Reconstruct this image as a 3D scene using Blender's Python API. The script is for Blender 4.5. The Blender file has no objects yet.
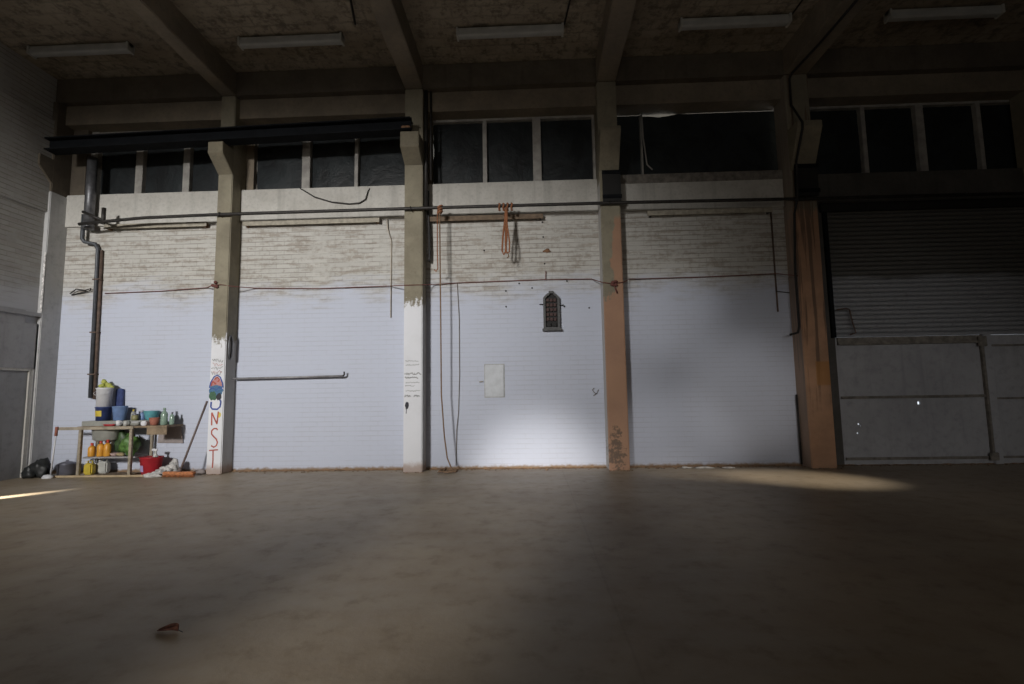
import bpy, bmesh, math, random
from mathutils import Vector, Matrix
random.seed(7)
scn = bpy.context.scene
COL = scn.collection
R = math.radians

# ------------------------------------------------------------------ camera, world, lights, exposure
D = 8.27            # inner face of the far wall
HC = 1.2            # camera height
cam_d = bpy.data.cameras.new('camera')
cam = bpy.data.objects.new('camera', cam_d)
COL.objects.link(cam)
cam_d.sensor_width = 36.0
cam_d.lens = 18.0
cam_d.clip_start = 0.05
cam_d.clip_end = 200
_y, _p, _r = 0.0377834, 0.0984673, -0.0157484
cy, sy, cp, sp, cr, sr = math.cos(_y), math.sin(_y), math.cos(_p), math.sin(_p), math.cos(_r), math.sin(_r)
fw = Vector((-sy*cp, cy*cp, sp)); rt = Vector((cy, sy, 0)); up = rt.cross(fw)
r2 = rt*cr + up*sr; u2 = up*cr - rt*sr
M = Matrix((r2, u2, -fw)).transposed().to_4x4()
M.translation = (0, 0, HC)
cam.matrix_world = M
scn.camera = cam

w = bpy.data.worlds.new('daylight')
scn.world = w
w.use_nodes = True
bg = w.node_tree.nodes['Background']
bg.inputs['Color'].default_value = (0.86, 0.93, 1.0, 1)
bg.inputs['Strength'].default_value = 1.1

scn.view_settings.view_transform = 'Standard'
scn.view_settings.look = 'None'
scn.view_settings.gamma = 1.0
scn.view_settings.use_curve_mapping = False
scn.view_settings.exposure = 0.0


def spot(name, loc, target, power, angle, blend, color=(1, 1, 1), radius=0.3, scale=(1, 1, 1)):
    d = bpy.data.lights.new(name, 'SPOT')
    d.energy = power; d.color = color; d.spot_size = R(angle); d.spot_blend = blend; d.shadow_soft_size = radius
    o = bpy.data.objects.new(name, d)
    COL.objects.link(o)
    o.location = loc
    q = (Vector(target)-Vector(loc)).to_track_quat('-Z', 'Y')
    o.rotation_euler = q.to_euler()
    o.scale = scale
    return o


def area(name, loc, target, power, sx, sy_, color=(1, 1, 1), spread=180):
    d = bpy.data.lights.new(name, 'AREA')
    d.shape = 'RECTANGLE'; d.size = sx; d.size_y = sy_; d.energy = power; d.color = color; d.spread = R(spread)
    o = bpy.data.objects.new(name, d)
    COL.objects.link(o)
    o.location = loc
    o.rotation_euler = (Vector(target)-Vector(loc)).to_track_quat('-Z', 'Y').to_euler()
    return o


# unseen lamps standing in for daylight; no openings are built behind them
spot('daylight_key', (-6.0, -8.2, 5.2), (-4.7, D, 2.5), 8900, 55.5, 1.0, (1.0, 0.985, 0.96), 0.8, (1, 0.59, 1))
spot('daylight_low', (-3.0, -8.6, 1.3), (0.1, D, -0.3), 10500, 9.5, 1.0, (1.0, 0.96, 0.90), 0.3)
spot('floor_patch_spot', (8.6, 3.6, 6.1), (3.65, 7.1, 0.0), 2000, 12, 1.0, (1.0, 0.91, 0.78), 0.1)  # added under the ceiling for the warm floor patch near the streaked column
spot('floor_patch_spot_left', (8.6, 3.6, 6.1), (2.5, 7.55, 0.0), 950, 10, 1.0, (1.0, 0.91, 0.78), 0.1)  # second added spot, carries the floor patch further left
spot('bay_patch', (0.0, -8.6, 3.0), (3.35, D, 1.15), 1500, 8, 1.0, (1.0, 0.97, 0.93), 0.2)  # added soft spot, brightens a blotch on the fourth bay wall
spot('bay_patch_upper', (0.0, -8.6, 3.0), (2.3, D, 2.5), 1000, 7, 1.0, (1.0, 0.99, 0.97), 0.2)  # added soft spot for the upper blotch of that bay
spot('bay_patch_foot', (-1.0, -8.6, 3.0), (2.2, D, 0.1), 1900, 9, 1.0, (1.0, 0.98, 0.96), 0.2)  # added soft spot for the lower left of that bay
spot('fill_right', (3.0, -8.6, 3.0), (5.7, D, 0.7), 800, 22, 1.0, (1.0, 0.98, 0.96), 0.3)  # added fill that lifts the dark shutter bay
spot('floor_streak_spot', (-7.7, 4.95, 0.46), (-6.62, 6.27, 0.0), 2600, 9.5, 1.0, (1.0, 0.93, 0.80), 0.03)  # added low spot for the floor streak; the left wall has no gap
area('daylight_fill', (-1.0, -8.7, 3.2), (-1.0, D, 2.4), 28, 6, 3, (1.0, 0.95, 0.88))
area('fill_upward', (1.0, -7.0, 1.6), (0.5, D, 6.0), 26, 5, 2, (1.0, 0.95, 0.88), 120)  # added fill, lifts the dark tones of ceiling and upper wall


# ------------------------------------------------------------------ node helper
class NT:
    def __init__(s, name):
        s.m = bpy.data.materials.new(name); s.m.use_nodes = True
        s.t = s.m.node_tree; s.n = s.t.nodes; s.l = s.t.links
        s.b = s.n['Principled BSDF']
        s.geo = None

    def set(s, sock, v):
        if isinstance(v, bpy.types.NodeSocket):
            s.l.new(v, sock)
        elif isinstance(v, (tuple, list)):
            v = tuple(v)
            if sock.type == 'RGBA' and len(v) == 3: v = v+(1,)
            sock.default_value = v
        else:
            sock.default_value = v

    def pos(s):
        if not s.geo: s.geo = s.n.new('ShaderNodeNewGeometry')
        return s.geo.outputs['Position']

    def nrm(s):
        s.pos(); return s.geo.outputs['True Normal']

    def xyz(s, v=None):
        k = s.n.new('ShaderNodeSeparateXYZ'); s.set(k.inputs[0], s.pos() if v is None else v)
        return k.outputs

    def comb(s, x, y, z):
        k = s.n.new('ShaderNodeCombineXYZ')
        for i, v in enumerate((x, y, z)): s.set(k.inputs[i], v)
        return k.outputs[0]

    def math(s, op, a, b=0.0, clamp=False):
        k = s.n.new('ShaderNodeMath'); k.operation = op; k.use_clamp = clamp
        s.set(k.inputs[0], a); s.set(k.inputs[1], b)
        return k.outputs[0]

    def noise(s, scale, detail=4, rough=0.55, vec=None, dist=0.0):
        k = s.n.new('ShaderNodeTexNoise')
        s.set(k.inputs['Vector'], s.pos() if vec is None else vec)
        k.inputs['Scale'].default_value = scale; k.inputs['Detail'].default_value = detail
        k.inputs['Roughness'].default_value = rough; k.inputs['Distortion'].default_value = dist
        return k.outputs['Fac']

    def scaled(s, sx, sy_, sz, v=None):
        k = s.n.new('ShaderNodeMapping'); s.set(k.inputs['Vector'], s.pos() if v is None else v)
        k.inputs['Scale'].default_value = (sx, sy_, sz)
        return k.outputs[0]

    def ramp(s, fac, lo, hi):
        k = s.n.new('ShaderNodeMapRange'); k.clamp = True; k.interpolation_type = 'SMOOTHSTEP'
        s.set(k.inputs['Value'], fac)
        s.set(k.inputs['From Min'], lo); s.set(k.inputs['From Max'], hi)
        k.inputs['To Min'].default_value = 0; k.inputs['To Max'].default_value = 1
        return k.outputs[0]

    def mix(s, fac, a, b, mode='MIX'):
        k = s.n.new('ShaderNodeMix'); k.data_type = 'RGBA'; k.blend_type = mode
        s.set(k.inputs[0], fac); s.set(k.inputs[6], a); s.set(k.inputs[7], b)
        return k.outputs[2]

    def brick(s, vec, bw, rh, mortar, smooth=0.3):
        k = s.n.new('ShaderNodeTexBrick'); s.set(k.inputs['Vector'], vec)
        k.inputs['Scale'].default_value = 1; k.inputs['Brick Width'].default_value = bw
        k.inputs['Row Height'].default_value = rh; k.inputs['Mortar Size'].default_value = mortar
        k.inputs['Mortar Smooth'].default_value = smooth
        k.inputs['Color1'].default_value = (0, 0, 0, 1); k.inputs['Color2'].default_value = (1, 1, 1, 1)
        k.inputs['Mortar'].default_value = (0.5, 0.5, 0.5, 1)
        return k.outputs['Fac'], k.outputs['Color']

    def bump(s, h, strength, dist=0.02):
        k = s.n.new('ShaderNodeBump'); k.inputs['Strength'].default_value = strength
        k.inputs['Distance'].default_value = dist; s.set(k.inputs['Height'], h)
        s.l.new(k.outputs[0], s.b.inputs['Normal'])

    def out(s, col, rough=0.8, metal=0.0, spec=None):
        s.set(s.b.inputs['Base Color'], col); s.set(s.b.inputs['Roughness'], rough); s.set(s.b.inputs['Metallic'], metal)
        if spec is not None: s.set(s.b.inputs['Specular IOR Level'], spec)
        return s.m


MATS = {}


def simple(name, col, rough=0.6, metal=0.0, var=0.25, scale=9.0, bump=0.0, spec=None):
    """colour with gentle noise wear"""
    if name in MATS: return MATS[name]
    t = NT(name)
    n = t.noise(scale, 5, 0.6)
    dark = tuple(c*(1-var) for c in col); lite = tuple(min(1, c*(1+var*0.6)) for c in col)
    c = t.mix(t.ramp(n, 0.3, 0.7), dark, lite)
    if bump: t.bump(n, bump)
    MATS[name] = t.out(c, rough, metal, spec)
    return MATS[name]


def brick_wall_mat(name, side=False, lower=(0.52, 0.55, 0.645), upper=(0.50, 0.485, 0.45), zb=2.92, wk=0.62):
    t = NT(name)
    x, y, z = t.xyz()
    v = t.comb(y if side else x, z, 0.0)
    fac, bc = t.brick(v, 0.25, 0.0775, 0.007, 0.4)
    nb = t.noise(1.1, 5, 0.6)
    nf = t.noise(14, 6, 0.7)
    stripes = t.noise(1.0, 5, 0.65, t.scaled(2.2, 2.2, 13.0))
    # fresh white-blue paint rolled up to head height of a ladder, ragged at the top
    edge = t.math('ADD', z, t.math('MULTIPLY', t.math('SUBTRACT', nb, 0.5), 0.9))
    edge = t.math('ADD', edge, t.math('MULTIPLY', t.math('SUBTRACT', stripes, 0.5), 0.7))
    isup = t.ramp(edge, zb-0.32, zb+0.28)
    wear = t.ramp(t.math('ADD', t.math('MULTIPLY', stripes, 0.62), t.math('MULTIPLY', nf, 0.38)), 0.47, 0.60)
    brickvar = t.mix(0.05, upper, bc, 'OVERLAY')
    upc = t.mix(t.math('MULTIPLY', wear, wk), brickvar, (0.26, 0.215, 0.17))
    bed = t.math('FRACT', t.math('DIVIDE', z, 0.0775))
    bedm = t.math('MAXIMUM', t.ramp(bed, 0.12, 0.05), t.ramp(bed, 0.88, 0.95))
    joint = t.math('MULTIPLY', t.math('ADD', t.math('MULTIPLY', fac, 0.28), t.math('MULTIPLY', bedm, 0.42)), t.ramp(t.noise(2.6, 4, 0.6), 0.28, 0.6))
    upc = t.mix(joint, upc, (0.17, 0.145, 0.12))
    lowc = t.mix(t.math('MULTIPLY', t.ramp(nb, 0.45, 0.75), 0.22), lower, (0.52, 0.53, 0.60))
    lowc = t.mix(t.math('MULTIPLY', fac, t.math('MULTIPLY', t.ramp(nb, 0.3, 0.7), 0.16)), lowc, (0.33, 0.33, 0.37))
    lowc = t.mix(t.math('MULTIPLY', bedm, t.math('MULTIPLY', t.ramp(t.noise(2.2, 4, 0.6), 0.35, 0.65), 0.2)), lowc, (0.33, 0.33, 0.36))
    c = t.mix(isup, lowc, upc)
    chips = t.ramp(t.noise(5.5, 8, 0.75), 0.73, 0.76)
    c = t.mix(t.math('MULTIPLY', chips, 0.7), c, (0.23, 0.18, 0.14))
    foot = t.ramp(t.math('ADD', z, t.math('MULTIPLY', nf, -0.10)), 0.02, -0.03)
    c = t.mix(foot, c, (0.25, 0.17, 0.105))
    h = t.math('ADD', t.math('MULTIPLY', fac, -1.0), t.math('MULTIPLY', nf, 0.5))
    t.bump(h, 0.4, 0.004)
    return t.out(c, 0.75)


def concrete(name, a, b, scale=1.3, bump=0.25, rough=0.9, streak=True):
    t = NT(name)
    n1 = t.noise(scale, 7, 0.65)
    n2 = t.noise(scale*11, 5, 0.7)
    c = t.mix(t.ramp(n1, 0.32, 0.68), a, b)
    c = t.mix(t.math('MULTIPLY', t.ramp(n2, 0.45, 0.75), 0.45), c, tuple(q*0.5 for q in a))
    if streak:
        st = t.noise(1.0, 4, 0.6, t.scaled(7, 7, 0.5))
        c = t.mix(t.math('MULTIPLY', t.ramp(st, 0.5, 0.75), 0.35), c, tuple(q*0.55 for q in b))
    t.bump(t.math('ADD', n2, n1), bump, 0.01)
    return t.out(c, rough)


M_wall = brick_wall_mat('painted_brick')
M_wall_left = brick_wall_mat('painted_brick_side', True, (0.46, 0.46, 0.475), (0.37, 0.36, 0.34), 3.0, 0.25)
M_lintel = concrete('white_lintel', (0.56, 0.54, 0.50), (0.46, 0.44, 0.40), 1.8, 0.15)
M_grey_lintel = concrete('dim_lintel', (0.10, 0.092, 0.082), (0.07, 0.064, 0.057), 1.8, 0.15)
M_conc = concrete('olive_concrete', (0.27, 0.235, 0.165), (0.19, 0.165, 0.12), 1.7, 0.25)
M_beam = concrete('brown_concrete', (0.25, 0.205, 0.15), (0.17, 0.14, 0.105), 1.5, 0.25, streak=False)
M_plaster = concrete('grey_plaster', (0.36, 0.355, 0.36), (0.30, 0.295, 0.295), 0.9, 0.1)
M_plaster_dk = concrete('grey_plaster_panel', (0.31, 0.31, 0.32), (0.26, 0.26, 0.265), 0.9, 0.1)
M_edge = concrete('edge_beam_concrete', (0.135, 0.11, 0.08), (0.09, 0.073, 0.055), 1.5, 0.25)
M_steel = simple('dark_steel', (0.008, 0.009, 0.011), 0.75, 0.0, 0.3, 9, 0, 0.12)
M_black = simple('black_paint', (0.012, 0.011, 0.010), 0.7)
M_rust = simple('rusty_steel', (0.22, 0.115, 0.06), 0.85, 0.0, 0.4, 25)
M_tan = simple('tan_steel', (0.36, 0.325, 0.26), 0.7, 0.0, 0.3, 12)
M_pipe = simple('grey_pipe', (0.17, 0.17, 0.18), 0.45, 0.6, 0.3, 12)
M_dkpipe = simple('dark_pipe', (0.04, 0.036, 0.033), 0.55, 0.4, 0.35, 20)
M_bluepipe = simple('slate_pipe', (0.075, 0.08, 0.09), 0.5, 0.2, 0.3, 12)
M_brnpipe = simple('brown_pipe', (0.125, 0.085, 0.065), 0.75, 0.0, 0.4, 14)
M_frame = simple('window_paint', (0.36, 0.34, 0.31), 0.65, 0.0, 0.25, 6)
M_cord = simple('red_cord', (0.15, 0.055, 0.045), 0.9)
M_rope = simple('orange_rope', (0.30, 0.12, 0.055), 0.9, 0.0, 0.35, 60)
M_ropetan = simple('tan_rope', (0.22, 0.14, 0.085), 0.9, 0.0, 0.35, 60)
M_cable = simple('black_cable', (0.018, 0.016, 0.015), 0.6)
M_greycable = simple('grey_cable', (0.22, 0.20, 0.18), 0.7)


def floor_mat():
    t = NT('concrete_floor')
    n1 = t.noise(0.7, 8, 0.62)
    n2 = t.noise(5.0, 7, 0.68)
    n3 = t.noise(30, 3, 0.6)
    sw = t.noise(1.0, 5, 0.6, t.scaled(0.5, 2.2, 1.0))
    c = t.mix(t.ramp(n1, 0.35, 0.65), (0.31, 0.24, 0.16), (0.40, 0.325, 0.23))
    c = t.mix(t.math('MULTIPLY', t.ramp(sw, 0.42, 0.68), 0.45), c, (0.38, 0.325, 0.25))
    c = t.mix(t.math('MULTIPLY', t.ramp(n2, 0.5, 0.72), 0.40), c, (0.17, 0.125, 0.085))
    c = t.mix(t.math('MULTIPLY', t.ramp(n3, 0.6, 0.8), 0.25), c, (0.38, 0.34, 0.27))
    x, y, z = t.xyz()
    # construction joint running away from the camera
    j = t.math('ABSOLUTE', t.math('SUBTRACT', t.math('ADD', x, t.math('MULTIPLY', t.math('SUBTRACT', n2, 0.5), 0.02)), 0.44))
    jm = t.ramp(j, 0.012, 0.002)
    c = t.mix(t.math('MULTIPLY', jm, 0.15), c, (0.12, 0.09, 0.065))
    t.bump(t.math('ADD', n2, t.math('MULTIPLY', n3, 0.4)), 0.22, 0.01)
    return t.out(c, t.math('ADD', 0.30, t.math('MULTIPLY', n2, 0.4)), 0.0, 0.5)


def ceiling_mat():
    t = NT('stained_slab')
    x, y, z = t.xyz()
    n0 = t.noise(6, 4, 0.6)
    wob = t.math('MULTIPLY', t.math('SUBTRACT', n0, 0.5), 0.10)
    fac, bc = t.brick(t.comb(t.math('ADD', x, wob), t.math('ADD', y, wob), 0.0), 0.42, 0.21, 0.03, 1.0)
    n1 = t.noise(0.9, 7, 0.65)
    n2 = t.noise(7, 6, 0.7)
    c = t.mix(t.ramp(n1, 0.35, 0.65), (0.25, 0.205, 0.15), (0.36, 0.305, 0.23))
    c = t.mix(t.math('MULTIPLY', fac, t.math('MULTIPLY', t.ramp(n1, 0.40, 0.65), 0.5)), c, (0.10, 0.08, 0.058))
    c = t.mix(t.math('MULTIPLY', t.ramp(n2, 0.45, 0.65), 0.7), c, (0.085, 0.066, 0.048))
    t.bump(t.math('ADD', n2, t.math('MULTIPLY', fac, -0.5)), 0.4, 0.02)
    return t.out(c, 0.95)


M_floor = floor_mat()
M_ceil = ceiling_mat()


def column_mat(name, kind, xc=0.0):
    t = NT(name)
    x, y, z = t.xyz()
    n1 = t.noise(1.9, 7, 0.65)
    n2 = t.noise(16, 6, 0.7)
    drip = t.noise(1.0, 5, 0.65, t.scaled(14, 14, 1.6))
    base = t.mix(t.ramp(n1, 0.33, 0.66), (0.285, 0.255, 0.185), (0.205, 0.18, 0.13))
    base = t.mix(t.math('MULTIPLY', t.ramp(n2, 0.5, 0.75), 0.4), base, (0.12, 0.10, 0.075))
    ze = t.math('ADD', z, t.math('ADD', t.math('MULTIPLY', t.math('SUBTRACT', drip, 0.5), 0.5), t.math('MULTIPLY', t.math('SUBTRACT', n2, 0.5), 0.5)))
    if kind == 'white':                 # concrete painted white at the bottom, ragged edge
        zb, pc = xc, (0.74, 0.745, 0.78)
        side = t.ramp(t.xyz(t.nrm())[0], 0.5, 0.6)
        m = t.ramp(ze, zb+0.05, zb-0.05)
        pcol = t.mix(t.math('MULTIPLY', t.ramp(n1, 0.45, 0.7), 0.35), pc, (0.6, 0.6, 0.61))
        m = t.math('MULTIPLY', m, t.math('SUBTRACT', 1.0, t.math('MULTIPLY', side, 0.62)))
        c = t.mix(m, base, pcol)
        foot = t.ramp(t.math('ADD', z, t.math('MULTIPLY', n2, -0.15)), 0.12, -0.02)
        c = t.mix(t.math('MULTIPLY', foot, 0.7), c, (0.30, 0.18, 0.11))
    elif kind == 'orange':              # salmon paint at the bottom and along the right
        tan = t.mix(t.ramp(n1, 0.35, 0.65), (0.40, 0.235, 0.15), (0.35, 0.205, 0.135))
        wave = t.math('MULTIPLY', t.math('SUBTRACT', t.noise(2.2, 4, 0.6), 0.5), 0.5)
        right = t.ramp(t.math('ADD', t.math('ADD', x, wave), t.math('MULTIPLY', z, -0.09)), xc-0.015, xc+0.015)
        right = t.math('MULTIPLY', right, t.ramp(z, 4.0, 3.9))
        low = t.ramp(ze, 2.75, 2.68)
        m = t.math('MAXIMUM', right, low)
        c = t.mix(m, base, tan)
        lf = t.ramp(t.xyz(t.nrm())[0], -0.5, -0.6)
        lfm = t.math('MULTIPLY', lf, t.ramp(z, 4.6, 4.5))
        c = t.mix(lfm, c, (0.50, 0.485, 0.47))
        dx = t.math('MULTIPLY', t.math('SUBTRACT', x, 1.27), 3.2)
        dz = t.math('MULTIPLY', t.math('SUBTRACT', z, 0.27), 1.1)
        rad = t.math('ADD', t.math('ADD', t.math('MULTIPLY', dx, dx), t.math('MULTIPLY', dz, dz)), t.math('MULTIPLY', t.math('SUBTRACT', t.noise(13, 6, 0.75), 0.5), 1.3))
        scar = t.ramp(rad, 0.13, 0.05)
        c = t.mix(t.math('MULTIPLY', scar, 0.75), c, (0.09, 0.075, 0.06))
    else:                               # brown-orange with dark streaks
        tan = t.mix(t.ramp(n1, 0.35, 0.65), (0.50, 0.285, 0.17), (0.38, 0.22, 0.135))
        c = t.mix(t.ramp(ze, 4.05, 3.9), base, tan)
        str_ = t.noise(1.0, 5, 0.6, t.scaled(13, 13, 0.55))
        sm = t.math('MULTIPLY', t.ramp(str_, 0.46, 0.55), t.ramp(t.math('ADD', z, t.math('MULTIPLY', n1, 1.2)), 1.3, 2.0))
        c = t.mix(t.math('MULTIPLY', sm, 0.8), c, (0.13, 0.085, 0.06))
        yel = t.math('MULTIPLY', t.math('MULTIPLY', t.ramp(z, 1.22, 1.26), t.ramp(z, 1.62, 1.58)), t.ramp(x, 4.31, 4.33))
        c = t.mix(t.math('MULTIPLY', yel, 0.7), c, (0.42, 0.19, 0.05))
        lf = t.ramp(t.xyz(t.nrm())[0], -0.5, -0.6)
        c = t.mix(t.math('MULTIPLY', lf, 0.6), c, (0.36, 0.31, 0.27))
    t.bump(t.math('ADD', n2, n1), 0.25, 0.008)
    return t.out(c, 0.85)


def plastic_sheet_mat():
    t = NT('black_plastic_sheet')
    n = t.noise(2.2, 5, 0.6, None, 0.8)
    n2 = t.noise(11, 4, 0.6, None, 0.5)
    c = t.mix(t.ramp(n, 0.3, 0.7), (0.018, 0.019, 0.020), (0.030, 0.035, 0.037))
    t.bump(t.math('ADD', n, t.math('MULTIPLY', n2, 0.25)), 0.5, 0.05)
    return t.out(c, 0.45, 0.0, 0.18)


M_sheet = plastic_sheet_mat()


def shutter_mat():
    t = NT('roller_shutter')
    x, y, z = t.xyz()
    n = t.noise(1.2, 5, 0.6)
    n2 = t.noise(18, 4, 0.6)
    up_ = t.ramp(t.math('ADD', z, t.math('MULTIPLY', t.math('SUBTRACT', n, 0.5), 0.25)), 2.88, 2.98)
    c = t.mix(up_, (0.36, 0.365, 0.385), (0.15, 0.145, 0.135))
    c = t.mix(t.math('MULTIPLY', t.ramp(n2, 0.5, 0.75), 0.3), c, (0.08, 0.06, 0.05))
    return t.out(c, 0.5, 0.2)


M_shut = shutter_mat()
M_panel = concrete('grey_door_paint', (0.42, 0.42, 0.44), (0.34, 0.34, 0.36), 0.9, 0.05, 0.6)
M_brnrail = simple('brown_rail', (0.20, 0.18, 0.155), 0.7, 0.0, 0.4, 10)


# ------------------------------------------------------------------ mesh helper
class MB:
    def __init__(s): s.bm = bmesh.new()

    def box(s, x0, x1, y0, y1, z0, z1, bevel=0.0):
        b = bmesh.new()
        bmesh.ops.create_cube(b, size=1)
        for v in b.verts:
            v.co = Vector(((x0+x1)/2+v.co.x*(x1-x0), (y0+y1)/2+v.co.y*(y1-y0), (z0+z1)/2+v.co.z*(z1-z0)))
        if bevel: bmesh.ops.bevel(b, geom=b.edges[:], offset=bevel, segments=2, affect='EDGES')
        s.merge(b); return s

    def merge(s, b):
        me = bpy.data.meshes.new('tmp'); b.to_mesh(me); b.free(); s.bm.from_mesh(me); bpy.data.meshes.remove(me)

    def prism(s, pts, a0, a1, axis='x', bevel=0.0):
        """polygon pts (2D) extruded along axis: x -> (y,z), y -> (x,z), z -> (x,y)"""
        b = bmesh.new()
        def P(p, a):
            return {'x': (a, p[0], p[1]), 'y': (p[0], a, p[1]), 'z': (p[0], p[1], a)}[axis]
        A = [b.verts.new(P(p, a0)) for p in pts]; B = [b.verts.new(P(p, a1)) for p in pts]
        b.faces.new(A); b.faces.new(B[::-1])
        n = len(pts)
        for i in range(n): b.faces.new((A[i], A[(i+1) % n], B[(i+1) % n], B[i]))
        bmesh.ops.recalc_face_normals(b, faces=b.faces[:])
        if bevel: bmesh.ops.bevel(b, geom=b.edges[:], offset=bevel, segments=2, affect='EDGES')
        s.merge(b); return s

    def tube(s, pts, r, seg=8, closed=False):
        pts = [Vector(p) for p in pts]
        rs = r if isinstance(r, (list, tuple)) else [r]*len(pts)
        b = s.bm; rings = []
        prev = None
        for i, p in enumerate(pts):
            if closed: d = pts[(i+1) % len(pts)]-pts[i-1]
            elif i == 0: d = pts[1]-p
            elif i == len(pts)-1: d = p-pts[i-1]
            else: d = (pts[i+1]-p).normalized()+(p-pts[i-1]).normalized()
            d = d.normalized() if d.length > 1e-9 else Vector((0, 0, 1))
            if prev is None:
                a = d.cross(Vector((0, 0, 1)))
                if a.length < 1e-3: a = d.cross(Vector((0, 1, 0)))
            else:
                a = prev - d*prev.dot(d)
                if a.length < 1e-4: a = d.orthogonal()
            a.normalize(); prev = a
            c = d.cross(a)
            rings.append([b.verts.new(p+(a*math.cos(2*math.pi*k/seg)+c*math.sin(2*math.pi*k/seg))*rs[i]) for k in range(seg)])
        m = len(rings)
        for i in range(m if closed else m-1):
            A, B = rings[i], rings[(i+1) % m]
            for k in range(seg):
                f = b.faces.new((A[k], B[k], B[(k+1) % seg], A[(k+1) % seg])); f.smooth = True
        if not closed:
            b.faces.new(rings[0]); b.faces.new(rings[-1][::-1])
        return s

    def lathe(s, prof, c, seg=24, sx=1.0, sy_=1.0):
        """profile [(r,z)] around vertical axis at c"""
        b = s.bm; rings = []
        for r, z in prof:
            rings.append([b.verts.new((c[0]+r*sx*math.cos(2*math.pi*k/seg), c[1]+r*sy_*math.sin(2*math.pi*k/seg), c[2]+z)) for k in range(seg)])
        for A, B in zip(rings, rings[1:]):
            for k in range(seg):
                f = b.faces.new((A[k], A[(k+1) % seg], B[(k+1) % seg], B[k])); f.smooth = True
        if prof[0][0] > 1e-5: b.faces.new(rings[0][::-1])
        if prof[-1][0] > 1e-5: b.faces.new(rings[-1])
        return s

    def blob(s, c, r, amp=0.2, seed=0, sub=3, flat=None):
        b = bmesh.new()
        bmesh.ops.create_icosphere(b, subdivisions=sub, radius=1)
        from mathutils import noise
        for v in b.verts:
            q = v.co.copy()
            k = 1+amp*noise.noise(q*1.7+Vector((seed*3.1, seed*1.7, seed)))+amp*0.6*noise.noise(q*4.1+Vector((seed, 0, seed*2)))
            v.co = Vector((c[0]+q.x*r[0]*k, c[1]+q.y*r[1]*k, c[2]+q.z*r[2]*k))
            if flat is not None and v.co.z < flat: v.co.z = flat
        for f in b.faces: f.smooth = True
        s.merge(b); return s

    def ribbon(s, pts, wd, y, axis='y'):
        """flat paint stroke on a wall plane y, pts (x,z)"""
        b = s.bm
        n = len(pts); L = []
        for i in range(n):
            a = Vector(pts[max(0, i-1)]); c = Vector(pts[min(n-1, i+1)])
            d = (c-a); d = d.normalized() if d.length > 1e-9 else Vector((1, 0))
            nn = Vector((-d.y, d.x))*wd/2
            p = Vector(pts[i])
            L.append((b.verts.new((p.x+nn.x, y, p.y+nn.y)), b.verts.new((p.x-nn.x, y, p.y-nn.y))))
        for (a, c), (d, e) in zip(L, L[1:]): b.faces.new((a, c, e, d))
        return s

    def poly(s, pts, y):
        s.bm.faces.new([s.bm.verts.new((p[0], y, p[1])) for p in pts]); return s

    def rot(s, c, ang, axis='Z'):
        bmesh.ops.rotate(s.bm, verts=s.bm.verts[:], cent=c, matrix=Matrix.Rotation(ang, 3, axis)); return s

    def build(s, name, mat, parent=None, loc=None, fix=True):
        if fix: bmesh.ops.recalc_face_normals(s.bm, faces=s.bm.faces[:])
        me = bpy.data.meshes.new(name)
        o = bpy.data.objects.new(name, me)
        if parent is not None:
            o.parent = parent
            p = parent; off = Vector((0, 0, 0))
            while p is not None: off += p.location; p = p.parent
        else:
            if loc is None:
                xs = [v.co for v in s.bm.verts]
                mn = Vector((min(v.x for v in xs), min(v.y for v in xs), min(v.z for v in xs)))
                mx = Vector((max(v.x for v in xs), max(v.y for v in xs), max(v.z for v in xs)))
                loc = ((mn.x+mx.x)/2, (mn.y+mx.y)/2, mn.z)
            off = Vector(loc); o.location = off
        bmesh.ops.translate(s.bm, verts=s.bm.verts[:], vec=-off)
        s.bm.to_mesh(me); s.bm.free()
        me.materials.append(mat)
        COL.objects.link(o)
        return o


def thing(name, label, cat, loc, group=None):
    o = bpy.data.objects.new(name, None); COL.objects.link(o)
    o.empty_display_size = 0.1
    o.location = loc; o['label'] = label; o['category'] = cat
    if group: o['group'] = group
    return o


def tag(o, label, cat, group=None, kind=None):
    o['label'] = label; o['category'] = cat
    if group: o['group'] = group
    if kind: o['kind'] = kind
    return o


def struct(o, label=None, cat=None):
    o['kind'] = 'structure'
    if label: o['label'] = label
    if cat: o['category'] = cat
    return o


def arc(c, r, a0, a1, n, plane='xz', y=0):
    return [(c[0]+r*math.cos(a0+(a1-a0)*i/(n-1)), c[1]+r*math.sin(a0+(a1-a0)*i/(n-1))) for i in range(n)]


# ------------------------------------------------------------------ room shell
XL, XR, YB = -7.975, 8.3, -9.0
ZS = 6.65
XE = 11.6
struct(MB().box(XL-0.3, XE, YB-0.3, D+0.5, -0.2, 0.0).build('floor', M_floor), 'bare brown concrete floor of the empty hall', 'floor')
struct(MB().box(XL-0.3, XE, YB-0.3, D+0.5, ZS, ZS+0.25).build('ceiling', M_ceil), 'stained brown concrete ceiling slab between the beams', 'ceiling')

ZSILL, ZWT = 4.68, 5.90
cols = {1: (-5.125, -4.88), 2: (-2.012, -1.715), 3: (1.145, 1.46), 4: (4.155, 4.53), 5: (7.98, 8.34)}
YF = D-0.30
# far wall: brick infill below the windows of the first four bays, one continuous wall
wb = MB().box(XL-0.3, 4.34, D, D+0.35, 0, ZSILL)
struct(wb.build('wall_back', M_wall), 'white painted brick far wall behind the columns', 'wall')
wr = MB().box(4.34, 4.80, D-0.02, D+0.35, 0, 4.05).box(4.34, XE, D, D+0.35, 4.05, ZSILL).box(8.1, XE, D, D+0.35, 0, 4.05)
struct(wr.build('wall_right_bay', M_grey_lintel), 'dark lintel and jamb around the roller shutter', 'wall')
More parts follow.
